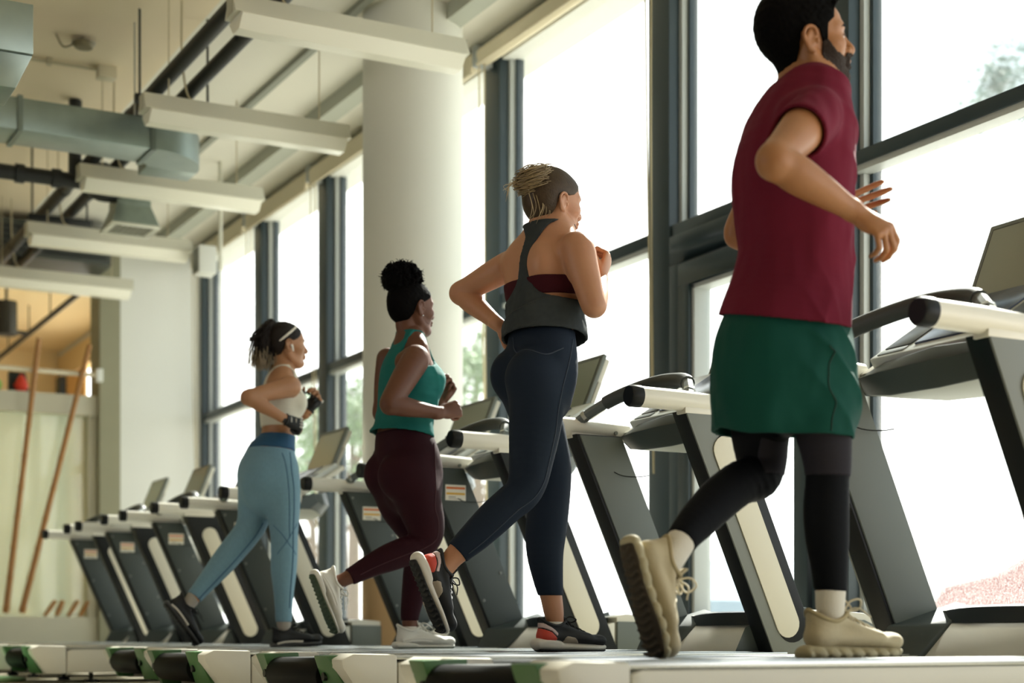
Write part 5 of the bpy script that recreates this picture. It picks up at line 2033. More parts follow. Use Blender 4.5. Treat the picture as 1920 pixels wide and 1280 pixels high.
# ---- the woman with the blonde bun
def make_blonde():
    R = Runner(4.92)
    J = R.J
    ph = 20
    y0 = math.radians(5)
    hf = Frame(J(1037, 385, 0), (math.cos(y0) * .998, math.sin(y0) * .998, -.05), (.05, 0, .998), 1.0)
    head = head_ops(hf)
    neck = [tube([(hf.p((-.026, 0, -.03)), .050, .053), (hf.p((-.028, 0, -.075)), .048, .052), (J(1027, 420), .053, .055), (J(1026, 440), .075, .060)], (0, 1, 0), 4, .025)]
    T = [R.fit(440, 985, 1078, .095, ph), R.fit(466, 962, 1084, .145, ph), R.fit(500, 948, 1084, .155, ph), R.fit(535, 948, 1078, .150, ph), R.fit(575, 955, 1074, .132, ph * .7),
         R.fit(615, 958, 1074, .124, ph * .3), R.fit(655, 953, 1078, .138, 0), R.fit(700, 950, 1080, .150, -4), R.fit(745, 955, 1070, .140, -4)]
    torso = [tube(T, n=4, k=.03)]
    for yy, px in ((-.075, 1015), (.09, 972)):      # shoulder blades
        torso.append(ell(J(px, 492, yy), (.035, .045, .055), k=.05))
    torso.append(ell(J(1068, 540, -.04), (.06, .13, .07), k=.05))
    rsh, rel, rwr = J(1082, 466, -.165), J(1113, 572, -.245), J(1127, 524, -.03)
    lsh, lel, lwr = J(956, 497, .165), J(863, 549, .40), J(934, 608, .20)
    ua = lambda t: rsh + (rel - rsh) * t
    fa = lambda t: rel + (rwr - rel) * t
    ua2 = lambda t: lsh + (lel - lsh) * t
    fa2 = lambda t: lel + (lwr - lel) * t
    rarm = [tube([(rsh + np.array((-.01, .05, -.01)), .052), (rsh, .058), (ua(.3), .056), (ua(.65), .049), (rel, .043), (fa(.2), .044), (fa(.4), .041), (fa(.75), .030), (fa(1), .025)], (0, 0, 1), 4, .02)]
    larm = [tube([(lsh + np.array((-.01, -.06, -.01)), .048), (lsh, .052), (ua2(.3), .051), (ua2(.65), .045), (lel, .037), (fa2(.15), .040), (fa2(.35), .041), (fa2(.7), .032), (fa2(1), .0255, .022)], (0, 0, 1), 4, .02),
            ell(lel + unit(lel - lwr) * .006, (.028, .028, .028), k=.03)]
    dR = unit(J(1140, 500, -.02) - rwr)
    dR = unit(np.array((.35, .10, .93)))
    rh, _ = make_hand(rwr + dR * .008, dR, unit(np.array((.70, -.70, -.1))), True, .93,
                      [(70, 85, 50), (75, 88, 50), (78, 88, 50), (80, 85, 50)], (30, 40, 30), (4, 1, -2, -5), (.8, .5), (.026, .020))
    dL = unit(np.array((.62, -.55, -.55)))
    lh, _ = make_hand(lwr + dL * .01, dL, unit(np.array((-.60, .10, .45))), False, .92,
                      [(20, 30, 16), (24, 34, 18), (28, 34, 18), (30, 34, 18)], (15, 15, 10), (6, 2, -2, -6), (.7, .35), (.026, .019))
    rl = R.limb([(1003, 715, -.075, 50), (1006, 760, -.085, 49), (1002, 810, -.09, 45), (996, 860, -.09, 39), (990, 900, -.088, 34), (978, 925, -.083, 31.5), (955, 945, -.075, 30), (925, 972, -.062, 30), (893, 1003, -.045, 27), (866, 1028, -.03, 22.5), (845, 1050, -.02, 19), (830, 1070, -.015, 18.5), (818, 1088, -.01, 12)])
    ll = R.limb([(985, 715, .085, 50), (1000, 765, .09, 46), (1018, 820, .09, 41), (1032, 870, .085, 36), (1035, 905, .08, 33), (1030, 945, .08, 35), (1024, 990, .08, 36), (1022, 1035, .08, 32), (1027, 1080, .08, 26), (1033, 1115, .08, 21), (1038, 1145, .08, 19), (1042, 1172, .08, 15), (1046, 1190, .08, 9)])
    legs = [tube(rl, n=4, k=.03), tube(ll, n=4, k=.03)]
    glute = [ell(J(967, 704, .082), (.092, .080, .094), k=.022), ell(J(1001, 708, -.080), (.098, .082, .100), k=.020)]
    ops = neck + torso + rarm + larm + legs + glute + head + rh + lh
    body = body_mesh(ops, [head, rh, lh], SKIN_FAIR)
    tag(body, 'woman with a messy blonde bun, grey racerback tank and navy leggings running', 'person', 'people running on the treadmills')
    eyes(hf, body, IRIS, closed=True); brows(hf, body, HAIR_BLONDE)
    # hair: swept-back cap, messy bun of loops, loose ends
    cap = head_ops(hf, False) + [hf.ell((-.015, 0, .037), (.1015, .0795, .092), k=.01), hf.ell((-.05, 0, -.012), (.055, .060, .058), k=.03)]
    poly = [(.094, .16), (.084, .094), (.070, .066), (.058, .046), (.040, .030), (.016, .022), (-.004, .026), (-.026, .016), (-.032, -.020), (-.044, -.060), (-.080, -.084), (-.16, -.06), (-.16, .17)]
    def cclip(P):
        q = hf.local(P)
        return poly_sdf(q[..., 0], q[..., 2], poly) * hf.s
    def cdisp(P):
        q = hf.local(P)
        v = q - np.array((-.10, 0, .10), F32)
        a = np.arctan2(v[..., 1], v[..., 0]) * 60 + np.arctan2(v[..., 2], v[..., 0]) * 45
        return (.0004 * np.sin(a) + .0003 * np.sin(a * 2.3 + 1)).astype(F32)
    hair = solid('hair', cap, .003, HAIR_BLONDE_D, body, clip=cclip, off=.003, disp=cdisp)
    bc = A3(J(1004, 343, 0.0))
    rg = random.Random(12)
    ax = unit(hf.d((-.5, 0, .85)))
    e1 = unit(np.cross(ax, (0, 1, 0))); e2 = np.cross(ax, e1)
    base = hf.p((-.075, 0, .085))
    bun = [ell(bc, (.066, .060, .050), k=.02), tube([(base, .034), (bc, .040)], k=.02)]
    solid('hair_bun', bun, .003, HAIR_BLONDE, hair, disp=lambda P: wob(P, 110, .003, 3.0))
    bm = bmesh.new()
    paths = []
    for i in range(460):
        a0 = rg.uniform(0, 6.28); sp = rg.uniform(2.0, 4.6) * rg.choice((-1, 1)); rr = rg.uniform(.046, .074); hz = rg.uniform(-.046, .046); tl = rg.uniform(-.5, .5)
        pts = []
        for k in range(7):
            a = a0 + sp * k / 6
            r2 = rr * (1 + .12 * math.sin(a * 2 + i)) * math.sqrt(max(.15, 1 - (hz / .058) ** 2))
            pts.append(bc + e1 * math.cos(a) * r2 + e2 * math.sin(a) * r2 + ax * (hz + .022 * math.sin(a + tl * 3) * tl * 2 + rg.uniform(-.003, .003)))
        paths.append(pts)
    strands(bm, paths, .0018, .0009, 5)
    build('bun_loops', bm, HAIR_BLONDE, hair, smooth=80)
    bm = bmesh.new(); paths = []
    def surf(x, y, f):
        z = .037 + .092 * math.sqrt(max(0.02, 1 - ((x + .015) / .1015) ** 2 - (y / .0795) ** 2))
        c = np.array((-.015, 0, .037))
        return hf.p(c + (np.array((x, y, z)) - c) * f)
    def w(px, py, yo=0.0):
        return J(px, py, yo)
    for i in range(14):       # wisps thrown back from the bun
        x, y = 968 + rg.uniform(-4, 10), 335 + rg.uniform(-10, 14)
        paths.append([w(x + 14, y, rg.uniform(-.03, .03)), w(x - 4, y + rg.uniform(-2, 4)), w(x - 10 - rg.uniform(0, 12), y + rg.uniform(2, 16)), w(x - 10 - rg.uniform(0, 22), y + 14 + rg.uniform(0, 22))])
    for i in range(30):       # wisps over the top
        x, y = 1000 + rg.uniform(-12, 30), 312 + rg.uniform(-3, 6)
        paths.append([w(x - 16, y + 6, rg.uniform(-.03, .03)), w(x, y - 3), w(x + 16, y + rg.uniform(-4, 3)), w(x + 24 + rg.uniform(0, 6), y + 6 + rg.uniform(-2, 9))])
    for i in range(10):       # tendrils down the nape
        x = 1006 + rg.uniform(-14, 22)
        paths.append([w(x - 4, 362, -.05), w(x + 2, 384, -.065), w(x + rg.uniform(-4, 4), 402, -.06), w(x - rg.uniform(4, 14), 414 + rg.uniform(-3, 6), -.045)])
    strands(bm, paths, .0014, .0005, 5)
    build('loose_strands', bm, HAIR_BLONDE_L, hair, smooth=80)
    # sports bra and racerback tank
    zt = [A3(J(1000, p, 0))[2] for p in (526, 560)]
    M_bra = mat('bra_maroon', '#3a0f19', .85, bump=.06, bscale=200, spec=.15)
    def bclip(P):
        zz = P[..., 2] + .16 * (P[..., 1] - R.yc) * 0
        return np.maximum(zz - zt[0], zt[1] - zz)
    solid('sports_bra', torso, .005, M_bra, body, clip=bclip, off=.004, rel=2)
    rows = [(406, .085), (420, .075), (428, .056), (438, .042), (452, .028), (470, .020), (505, .018), (525, .026), (545, .046), (556, .070), (563, .10), (570, .15), (590, .30), (900, .4)]
    tabw = lerp_table([(A3(J(1000, p, 0))[2], v) for p, v in rows])
    TT = [R.fit(408, 1002, 1056, .055, ph), R.fit(422, 998, 1062, .062, ph), R.fit(440, 983, 1080, .095, ph), R.fit(466, 960, 1086, .145, ph), R.fit(500, 946, 1086, .155, ph), R.fit(535, 946, 1082, .152, ph), R.fit(575, 951, 1082, .142, ph * .7),
          R.fit(615, 951, 1090, .138, ph * .3), R.fit(655, 950, 1092, .142, 0), R.fit(690, 952, 1092, .142, 0)]
    cz = np.array([q[0][2] for q in TT])[::-1]; cx = np.array([q[0] for q in TT])[::-1]; sd = np.array([q[3] for q in TT])[::-1]
    hem = half((-.06, -.10, -1), J(1020, 636, 0))
    def tclip(P):
        z = P[..., 2]
        s = 0
        for i in range(2):
            s = s + (P[..., i] - np.interp(z, cz, cx[:, i])) * np.interp(z, cz, sd[:, i])
        strap = (np.abs(s) - tabw(z)) * .8
        return np.maximum(np.maximum(strap, hem(P)), z - J(1000, 417, 0)[2] - .25 * (P[..., 1] - R.yc) * 0)
    M_tank = mat('tank_charcoal', '#34393c', .85, bump=.7, bscale=16, bdist=.025, var=.18, vscale=60, spec=.2)
    zA, zB = J(1000, 560, 0)[2], J(1000, 640, 0)[2]
    tank = solid('tank_top', [tube(TT, n=4, k=.03)] + neck[:0], .004, M_tank, body, clip=tclip, off=.006, shell=.010, rel=2,
          disp=lambda P: wob(P, 14, .0018, 1.5) + folds(P, (.35, .35, .85), 15, .013, 2.4) * ramp(P[..., 2], zA + .03, zB) - .013 * ramp(J(1016, 592, 0)[2] - .36 * (P[..., 1] - R.yc) - P[..., 2], 0, .018))
    # leggings
    M_navy = mat('leggings_navy', '#1a2433', .7, bump=.05, bscale=300, spec=.14)
    M_seam = mat('leggings_seam', '#2b3546', .7)
    topz = half((0.0, 0, 1), J(1010, 622, 0))
    kb = half(unit(rl[9][0] - rl[8][0]), J(857, 1034, -.027)); kf = half((0, 0, -1), J(1030, 1116, .08))
    cw = R.fit(620, 956, 1079, .127, 5)
    pel = [tube([(q[0], q[1] + .003, q[2] + .003, q[3]) for q in T[4:]], n=4, k=.03)] + glute
    cr1 = crease_fn(J(965, 915, -.06), .075, (.75, .1, -.65), 34, .007)
    cr2 = crease_fn(J(1008, 655, -.05), .08, (.25, .1, 1), 22, .005)
    def lclip(P):
        near = P[..., 1] < R.yc + .005
        c = np.where(near, kb(P), kf(P))
        c = np.where(P[..., 2] > J(1000, 860, 0)[2], -1, c)
        return np.maximum(c, topz(P))
    lg = solid('leggings', pel + [tube(rl, n=4, k=.025, off=.0035), tube(ll, n=4, k=.025, off=.0035)], .005, M_navy, body, clip=lclip, off=.002, rel=2,
               disp=lambda P: cr1(P) + cr2(P))
    seam(lg, [J(1060, 640, -.10), J(1058, 690, -.135), J(1045, 760, -.165)] + outline_pts(rl[2:10], (.45, -.9, .0)), .0022, M_seam, 'side_seam')
    seam(lg, [J(958, 632, -.0), J(966, 660, -.03), J(1010, 668, -.13), J(1060, 650, -.16)], .0022, M_seam, 'yoke_seam')
    # shoes
    blk = mat('shoe_black_mesh', '#17191e', .7, bump=.12, bscale=500)
    wht = mat('shoe_white_foam', '#d5d0c8', .55)
    st = dict(upper=blk, collar=blk, sole=wht, tread=mat('shoe_black_tread', '#121214', .7), lace=mat('lace_black', '#101114', .7), sole_h=.034, flare=True, hang=(0, 0, -1),
              patch=[('heel_counter', 0, 0, mat('shoe_red', '#c2402f', .6), [(-.02, -.004), (.052, -.004), (.060, .012), (.034, .034), (.002, .046), (-.02, .046)]),
                     ('heel_panel', 0, 0, mat('shoe_pink_grey', '#c9b3b3', .7), [(-.02, .048), (.004, .048), (.036, .036), (.058, .018), (.064, .030), (.040, .048), (.006, .066), (-.02, .070)]),
                     ('side_panel', 0, 0, mat('shoe_taupe', '#a59a8c', .7), [(.085, -.006), (.150, -.006), (.128, .016), (.098, .022), (.088, .012)])])
    M_sock = mat('ankle_sock_white', '#dcd6cf', .9, bump=.1, bscale=300)
    f1 = foot_frame(J(1042, 1150, .08), (1, -.02, -.03), (.03, 0, 1), .275, ah=.098)
    f1.o[2] = .205
    shoe(body, f1, st, False)
    f2 = foot_frame(J(832, 1068, -.015), unit(J(820, 1204, -.02) - J(764, 1068, -.01)), unit(J(850, 1050, 0) - J(768, 1085, 0)), .275, ah=.098)
    shoe(body, f2, dict(st, hang=(0, 0, -1)), True)
    for rws, fr in ((ll, f1),):
        def kclip(P, fr=fr):
            q = fr.local(P)
            return np.abs(q[..., 2] - .095) * fr.s - .012
        solid('sock', [tube(rws, n=4, k=.02)], .0035, M_sock, body, clip=kclip, off=.002)


make_blonde()


# ---- the woman in the teal tank top
def make_teal():
    R = Runner(6.20)
    J = R.J
    ph = 0
    y0 = math.radians(13)
    hf = Frame(J(772, 580, 0), (math.cos(y0), math.sin(y0), .03), (-.03, 0, 1), .965)
    head = head_ops(hf)
    neck = [tube([(hf.p((-.026, 0, -.03)), .048, .052), (hf.p((-.028, 0, -.075)), .046, .050), (J(768, 622), .052, .054), (J(768, 640), .08, .062)], (0, 1, 0), 4, .025)]
    T = [R.fit(642, 742, 798, .10, ph), R.fit(660, 730, 806, .145, ph), R.fit(690, 718, 812, .150, ph), R.fit(722, 714, 818, .148, ph), R.fit(755, 714, 815, .135, ph), R.fit(785, 712, 806, .125, ph),
         R.fit(815, 706, 806, .135, ph), R.fit(845, 704, 818, .150, ph), R.fit(880, 708, 828, .150, ph), R.fit(915, 716, 828, .140, ph)]
    torso = [tube(T, n=4, k=.03), ell(J(798, 715, 0), (.05, .12, .062), k=.05)]
    rsh, rel, rwr = J(780, 672, -.165), J(730, 757, -.225), J(824, 774, -.225)
    lsh, lel, lwr = J(728, 674, .160), J(716, 778, .22), J(826, 757, .09)
    ua = lambda t: rsh + (rel - rsh) * t
    fa = lambda t: rel + (rwr - rel) * t
    ua2 = lambda t: lsh + (lel - lsh) * t
    fa2 = lambda t: lel + (lwr - lel) * t
    rarm = [tube([(rsh + np.array((-.02, .05, -.01)), .050), (rsh, .057), (ua(.3), .056), (ua(.65), .050), (rel, .041), (fa(.12), .042), (fa(.3), .041), (fa(.7), .031), (fa(1), .0255, .022)], (0, 0, 1), 4, .02)]
    larm = [tube([(lsh, .052), (ua2(.4), .050), (ua2(.75), .043), (lel, .037), (fa2(.3), .040), (fa2(.7), .031), (fa2(1), .025)], (0, 0, 1), 4, .02)]
    fist = [(72, 88, 50), (76, 90, 50), (80, 90, 50), (82, 88, 50)]
    dR = unit(J(850, 768, -.22) - rwr)
    rh, _ = make_hand(rwr + dR * .008, dR, unit(np.array((.10, -.85, .35))), True, .95, fist, (30, 45, 30), (3, 1, -1, -4), (.8, .6), (.026, .021))
    dL = unit(np.array((.45, -.05, .85)))
    lh, _ = make_hand(lwr + dL * .006, dL, unit(np.array((.78, .60, -.35))), False, .95, [(50, 70, 40), (62, 80, 45), (68, 82, 45), (72, 82, 45)], (18, 20, 12), (4, 1, -2, -6), (.55, .35), (.025, .020))
    rl = R.limb([(768, 880, -.08, 42), (779, 915, -.088, 42), (788, 950, -.09, 39), (797, 980, -.09, 34), (799, 1006, -.088, 28), (782, 1024, -.082, 25), (758, 1034, -.075, 25), (730, 1045, -.065, 24), (700, 1058, -.055, 20), (670, 1074, -.045, 15.5), (648, 1085, -.04, 13.5), (632, 1093, -.035, 13), (616, 1102, -.03, 8)])
    ll = R.limb([(742, 880, .085, 42), (742, 915, .09, 41), (752, 950, .09, 37), (772, 985, .09, 31), (784, 1012, .09, 27), (786, 1045, .09, 25), (782, 1080, .09, 24.5), (775, 1115, .09, 20), (769, 1150, .09, 15.5), (769, 1175, .09, 14), (772, 1194, .09, 11), (775, 1206, .09, 7)])
    legs = [tube(rl, n=4, k=.03), tube(ll, n=4, k=.03)]
    glute = [ell(J(724, 890, .085), (.095, .085, .10), k=.024), ell(J(756, 893, -.085), (.108, .088, .105), k=.022)]
    ops = neck + torso + rarm + larm + legs + glute + head + rh + lh
    body = body_mesh(ops, [head, rh, lh], SKIN_DARK)
    tag(body, 'woman with a black hair puff, teal tank top and burgundy leggings running', 'person', 'people running on the treadmills')
    eyes(hf, body, IRIS); brows(hf, body, HAIR_BLACK)
    cap = head_ops(hf, False) + [hf.ell((-.015, 0, .037), (.1005, .079, .0915), k=.01), hf.ell((-.055, 0, -.010), (.050, .056, .055), k=.03), hf.tube([((-.03, 0, .11), .050), ((-.05, 0, .145), .040)], n=2, k=.03)]
    poly = [(.094, .20), (.080, .096), (.066, .070), (.054, .046), (.034, .034), (.014, .024), (-.006, .026), (-.028, .014), (-.036, -.022), (-.052, -.062), (-.085, -.080), (-.16, -.06), (-.16, .2)]
    def cclip(P):
        q = hf.local(P)
        return poly_sdf(q[..., 0], q[..., 2], poly) * hf.s
    hair = solid('hair', cap, .003, HAIR_BLACK, body, clip=cclip, off=.003, disp=lambda P: wob(P, 160, .0008, 1.0))
    pc = A3(J(754, 522, 0.0))
    rg = random.Random(4)
    puff = [ell(pc, (.074, .074, .062), k=.01), ell(pc + np.array((-.035, 0, -.012)), (.05, .06, .05), k=.02), ell(pc + np.array((.035, 0, .008)), (.045, .06, .045), k=.02)]
    for i in range(260):
        d = unit(np.array((rg.gauss(0, 1), rg.gauss(0, 1), rg.gauss(0, 1))))
        p = pc + d * np.array((.082, .078, .066)) * rg.uniform(.92, 1.06)
        puff.append(ell(p, (rg.uniform(.006, .011),) * 3, k=.006))
    solid('hair_puff', puff, .0032, HAIR_BLACK, hair, disp=lambda P: wob(P, 210, .0022, 2.0))
    bm = bmesh.new(); paths = []
    for i in range(160):
        d = unit(np.array((rg.gauss(0, 1), rg.gauss(0, 1), rg.gauss(0, 1))))
        p = pc + d * np.array((.084, .080, .068)); q = unit(np.array((rg.gauss(0, 1), rg.gauss(0, 1), rg.gauss(0, 1))))
        paths.append([p, p + d * .006 + q * .006, p + d * .012 - q * .002, p + d * .013 - q * .009])
    strands(bm, paths, .0016, .0008, 4)
    build('curls', bm, HAIR_BLACK, hair)
    bm = bmesh.new(); bmesh.ops.create_uvsphere(bm, u_segments=12, v_segments=8, radius=.0035)
    bmesh.ops.translate(bm, verts=bm.verts, vec=Vector(hf.p((-.004, -.084, -.040))))
    build('earring', bm, mat('earring_silver', '#e0dedc', .15, .9), body, smooth=80)
    # tank
    rows = [(618, .085), (632, .080), (640, .076), (652, .076), (668, .080), (680, .092), (688, .115), (696, .16), (704, .3), (900, .4)]
    tabw = lerp_table([(A3(J(768, p, 0))[2], v) for p, v in rows])
    TT = [R.fit(618, 746, 792, .055, ph), R.fit(630, 745, 793, .064, ph), R.fit(642, 740, 799, .10, ph), R.fit(660, 729, 807, .145, ph), R.fit(690, 716, 814, .150, ph), R.fit(722, 712, 821, .150, ph), R.fit(755, 710, 819, .142, ph), R.fit(785, 706, 811, .140, ph),
          R.fit(815, 698, 812, .150, ph), R.fit(850, 684, 815, .165, ph)]
    hem = half((-.13, 0, -1), J(755, 816, 0))
    nk = half((.10, 0, 1), J(768, 623, 0))
    def tclip(P):
        z = P[..., 2]
        s = P[..., 1] - R.yc
        return np.maximum(np.maximum((np.abs(s) - tabw(z)) * .8, hem(P)), nk(P))
    M_teal = mat('tank_teal', '#18635f', .8, bump=.6, bscale=15, stretch=(.7, .7, 1.3), bdist=.02, var=.10, vscale=40, spec=.2)
    zA, zB = J(760, 730, 0)[2], J(760, 800, 0)[2]
    solid('tank_top', [tube(TT, n=4, k=.03), ell(J(800, 718, 0), (.052, .122, .064), k=.05)], .005, M_teal, body, clip=tclip, off=.005, shell=.010, rel=2,
          disp=lambda P: wob(P, 14, .0014, 1.5) + folds(P, (.30, .25, .95), 15, .010, 2.9) * ramp(P[..., 2], zA, zB) + folds(P, (.8, .3, .2), 11, .005, 1.9) * ramp(P[..., 2], zB, zA))
    # leggings
    M_burg = mat('leggings_burgundy', '#2b0b16', .7, bump=.05, bscale=300, spec=.14)
    topz = half((-.12, 0, 1), J(755, 806, 0))
    kb = half(unit(rl[9][0] - rl[8][0]), J(655, 1081, -.042)); kf = half((0, 0, -1), J(769, 1163, .09))
    pel = [tube([(q[0], q[1] + .003, q[2] + .003, q[3]) for q in T[5:]], n=4, k=.03)] + glute
    zm = J(780, 1000, 0)[2]
    def lclip(P):
        near = P[..., 1] < R.yc + .01
        c = np.where(near, kb(P), kf(P))
        c = np.where(P[..., 2] > zm, -1, c)
        return np.maximum(c, topz(P))
    cr1 = crease_fn(J(770, 1018, -.07), .07, (.75, .1, .3), 34, .006)
    lg = solid('leggings', pel + [tube(rl, n=4, k=.025, off=.0035), tube(ll, n=4, k=.025, off=.0035)], .005, M_burg, body, clip=lclip, off=.002, rel=2, disp=lambda P: cr1(P))
    seam(lg, [J(812, 830, -.12), J(822, 880, -.165)] + outline_pts(rl[2:10], (.3, -.95, .0)), .002, mat('burgundy_seam', '#3c1420', .7), 'side_seam')
    wht = mat('shoe_white_knit', '#dcdad4', .7, bump=.12, bscale=500)
    st = dict(upper=wht, collar=wht, sole=mat('shoe_white_sole', '#dfddd6', .5), tread=mat('shoe_green_tread', '#42513f', .8, var=.3, vscale=40), lace=mat('lace_white', '#e4e2dc', .7), sole_h=.025, flare=True,
              swoosh=[(.012, .022, wht, 'overlay_line'), (.004, .012, wht, 'overlay_line')])
    M_sock = mat('ankle_sock_white', '#dcd6cf', .9, bump=.1, bscale=300)
    f1 = foot_frame(J(772, 1180, .09), (1, -.03, 0), (0, 0, 1), .270, ah=.096)
    f1.o[2] = .200
    shoe(body, f1, st, False)
    f2 = foot_frame(J(632, 1092, -.035), unit(J(616, 1194, -.03) - J(574, 1088, -.03)), unit(J(640, 1085, 0) - J(580, 1102, 0)), .270, ah=.096)
    shoe(body, f2, dict(st, hang=(.2, 0, -1)), True)
    for rws, fr in ((ll, f1),):
        def kclip(P, fr=fr):
            q = fr.local(P)
            return np.abs(q[..., 2] - .090) * fr.s - .010
        solid('sock', [tube(rws, n=4, k=.02)], .0035, M_sock, body, clip=kclip, off=.002)


make_teal()


# ---- the woman in blue leggings with black gloves
def make_blue():
    R = Runner(7.62)
    J = R.J
    ph = -18
    y0 = math.radians(-2)
    hf = Frame(J(537, 649, 0), (math.cos(y0), math.sin(y0), .02), (-.02, 0, 1), .93)
    head = head_ops(hf)
    neck = [tube([(hf.p((-.026, 0, -.03)), .046, .050), (hf.p((-.028, 0, -.075)), .043, .047), (J(528, 688), .047, .050), (J(527, 704), .07, .056)], (0, 1, 0), 4, .025)]
    T = [R.fit(706, 506, 556, .09, ph), R.fit(722, 497, 562, .130, ph), R.fit(742, 492, 566, .135, ph), R.fit(766, 489, 564, .128, ph), R.fit(795, 490, 556, .112, ph * .6), R.fit(812, 490, 553, .106, ph * .3),
         R.fit(835, 481, 552, .118, 0), R.fit(865, 458, 554, .142, 0), R.fit(895, 450, 557, .150, 0), R.fit(920, 455, 556, .14, 0)]
    torso = [tube(T, n=4, k=.03), ell(J(552, 757, -.01), (.045, .105, .052), k=.045)]
    rsh, rel, rwr = J(546, 724, -.145), J(466, 745, -.20), J(533, 785, -.205)
    lsh, lel, lwr = J(520, 722, .14), J(522, 806, .19), J(577, 772, .09)
    ua = lambda t: rsh + (rel - rsh) * t
    fa = lambda t: rel + (rwr - rel) * t
    ua2 = lambda t: lsh + (lel - lsh) * t
    fa2 = lambda t: lel + (lwr - lel) * t
    rarm = [tube([(rsh + np.array((-.01, .05, -.01)), .045), (rsh, .050), (ua(.3), .047), (ua(.65), .041), (rel, .035), (fa(.15), .036), (fa(.35), .036), (fa(.7), .028), (fa(1), .0235, .02)], (0, 0, 1), 4, .02),
            ell(rel + unit(rel - rwr) * .005, (.026, .026, .026), k=.03)]
    larm = [tube([(lsh, .046), (ua2(.4), .043), (ua2(.75), .038), (lel, .033), (fa2(.3), .036), (fa2(.7), .028), (fa2(1), .0235)], (0, 0, 1), 4, .02)]
    dR = unit(J(560, 796, -.20) - rwr)
    c1 = [(60, 80, 45), (64, 84, 45), (68, 84, 45), (72, 84, 45)]
    rh, _ = make_hand(rwr + dR * .006, dR, unit(np.array((.25, -.80, .50))), True, .92, c1, (30, 40, 30), (3, 1, -1, -4), (.8, .6), (.024, .019))
    dL = unit(np.array((.50, -.10, .84)))
    B2 = unit(np.array((.72, .60, -.35)))
    c2 = [(56, 70, 40), (60, 75, 40), (64, 78, 42), (66, 78, 42)]
    lh, _ = make_hand(lwr + dL * .006, dL, B2, False, .92, c2, (25, 25, 15), (4, 1, -2, -5), (.6, .4), (.024, .019))
    rl = R.limb([(522, 880, -.07, 35), (527, 915, -.078, 34), (530, 950, -.08, 30.5), (532, 985, -.08, 25.5), (533, 1010, -.08, 23.5), (533, 1040, -.08, 23), (532, 1070, -.08, 22), (532, 1105, -.08, 17.5), (532, 1140, -.08, 14.5), (532, 1165, -.08, 13), (534, 1180, -.08, 10.5), (537, 1192, -.08, 7)])
    ll = R.limb([(488, 880, .075, 35), (483, 915, .08, 34), (479, 948, .085, 31), (474, 976, .085, 27), (462, 1000, .083, 24), (442, 1025, .08, 23), (420, 1052, .075, 21.5), (396, 1081, .07, 17.5), (374, 1107, .065, 14), (360, 1124, .06, 12.5), (350, 1136, .058, 11.5), (342, 1146, .055, 8)])
    legs = [tube(rl, n=4, k=.03), tube(ll, n=4, k=.03)]
    glute = [ell(J(478, 890, .07), (.082, .075, .09), k=.035), ell(J(498, 892, -.07), (.088, .08, .09), k=.035)]
    ops = neck + torso + rarm + larm + legs + glute + head + rh + lh
    body = body_mesh(ops, [head, rh, lh], SKIN_TAN)
    tag(body, 'woman with a ponytail, white crop top, black gloves and light blue leggings running', 'person', 'people running on the treadmills')
    eyes(hf, body, IRIS); brows(hf, body, HAIR_BROWN)
    cap = head_ops(hf, False) + [hf.ell((-.015, 0, .037), (.1010, .079, .0920), k=.01), hf.ell((-.055, 0, -.010), (.048, .054, .052), k=.03)]
    poly = [(.094, .16), (.082, .094), (.068, .068), (.058, .048), (.040, .032), (.018, .022), (-.004, .026), (-.026, .014), (-.034, -.022), (-.048, -.060), (-.080, -.078), (-.16, -.06), (-.16, .17)]
    def cclip(P):
        q = hf.local(P)
        return poly_sdf(q[..., 0], q[..., 2], poly) * hf.s
    hair = solid('hair', cap, .003, HAIR_BROWN, body, clip=cclip, off=.003, disp=lambda P: wob(P, 150, .0008, 1.0))
    rg = random.Random(21)
    root = hf.p((-.085, 0, .085))
    bm = bmesh.new(); bm2 = bmesh.new()
    pa, pb = [], []
    for i in range(600):
        o = np.array((rg.gauss(0, .013), rg.gauss(0, .016), rg.gauss(0, .010)))
        sx = rg.gauss(0, 6.5); yo = rg.gauss(0, .024)
        pts = [root + o * .6, A3(J(510 + sx * .4, 606 + rg.uniform(-2, 4), yo * .4)), A3(J(497 + sx, 622, yo * .8)), A3(J(493 + sx * 1.2, 648, yo)), A3(J(493 + sx * 1.35, 668 + rg.uniform(-6, 6), yo)), A3(J(494 + sx * 1.5 + rg.uniform(-3, 3), 684 + rg.uniform(-10, 6), yo))]
        if i % 12 == 0:
            pts = pts[:3] + [A3(J(482 + sx * .5, 630, yo)), A3(J(470 + rg.uniform(-4, 4), 634 + rg.uniform(-3, 6), yo))]
        if len(pts) > 5:
            t = rg.random()
            m = pts[3] * (1 - t) + pts[4] * t if rg.random() < .6 else pts[4] * (1 - t * .7) + pts[5] * t * .7
            pa.append(pts[:3] + [(pts[2] + m) / 2 + np.array((rg.gauss(0, .002), rg.gauss(0, .002), 0)), m])
            pb.append([m, (m + pts[5]) / 2 + np.array((rg.gauss(0, .004), rg.gauss(0, .004), -.004)), pts[5] + np.array((rg.gauss(0, .006), 0, rg.uniform(-.02, .004)))])
        else:
            pa.append(pts)
    core = [tube([(root, .016), (A3(J(509, 607)), .024), (A3(J(497, 624)), .038), (A3(J(493, 650)), .043), (A3(J(493, 672)), .034), (A3(J(494, 684)), .012)], n=4, k=.01)]
    solid('ponytail_core', core, .003, HAIR_BROWN, hair, disp=lambda P: wob(P, 90, .003, 2.0))
    strands(bm, pa, .0020, .0015, 5)
    strands(bm2, pb, .0021, .0006, 5)
    build('ponytail', bm, HAIR_BROWN, hair, smooth=80)
    build('ponytail_tips', bm2, HAIR_BROWN_L, hair, smooth=80)
    bm = bmesh.new()
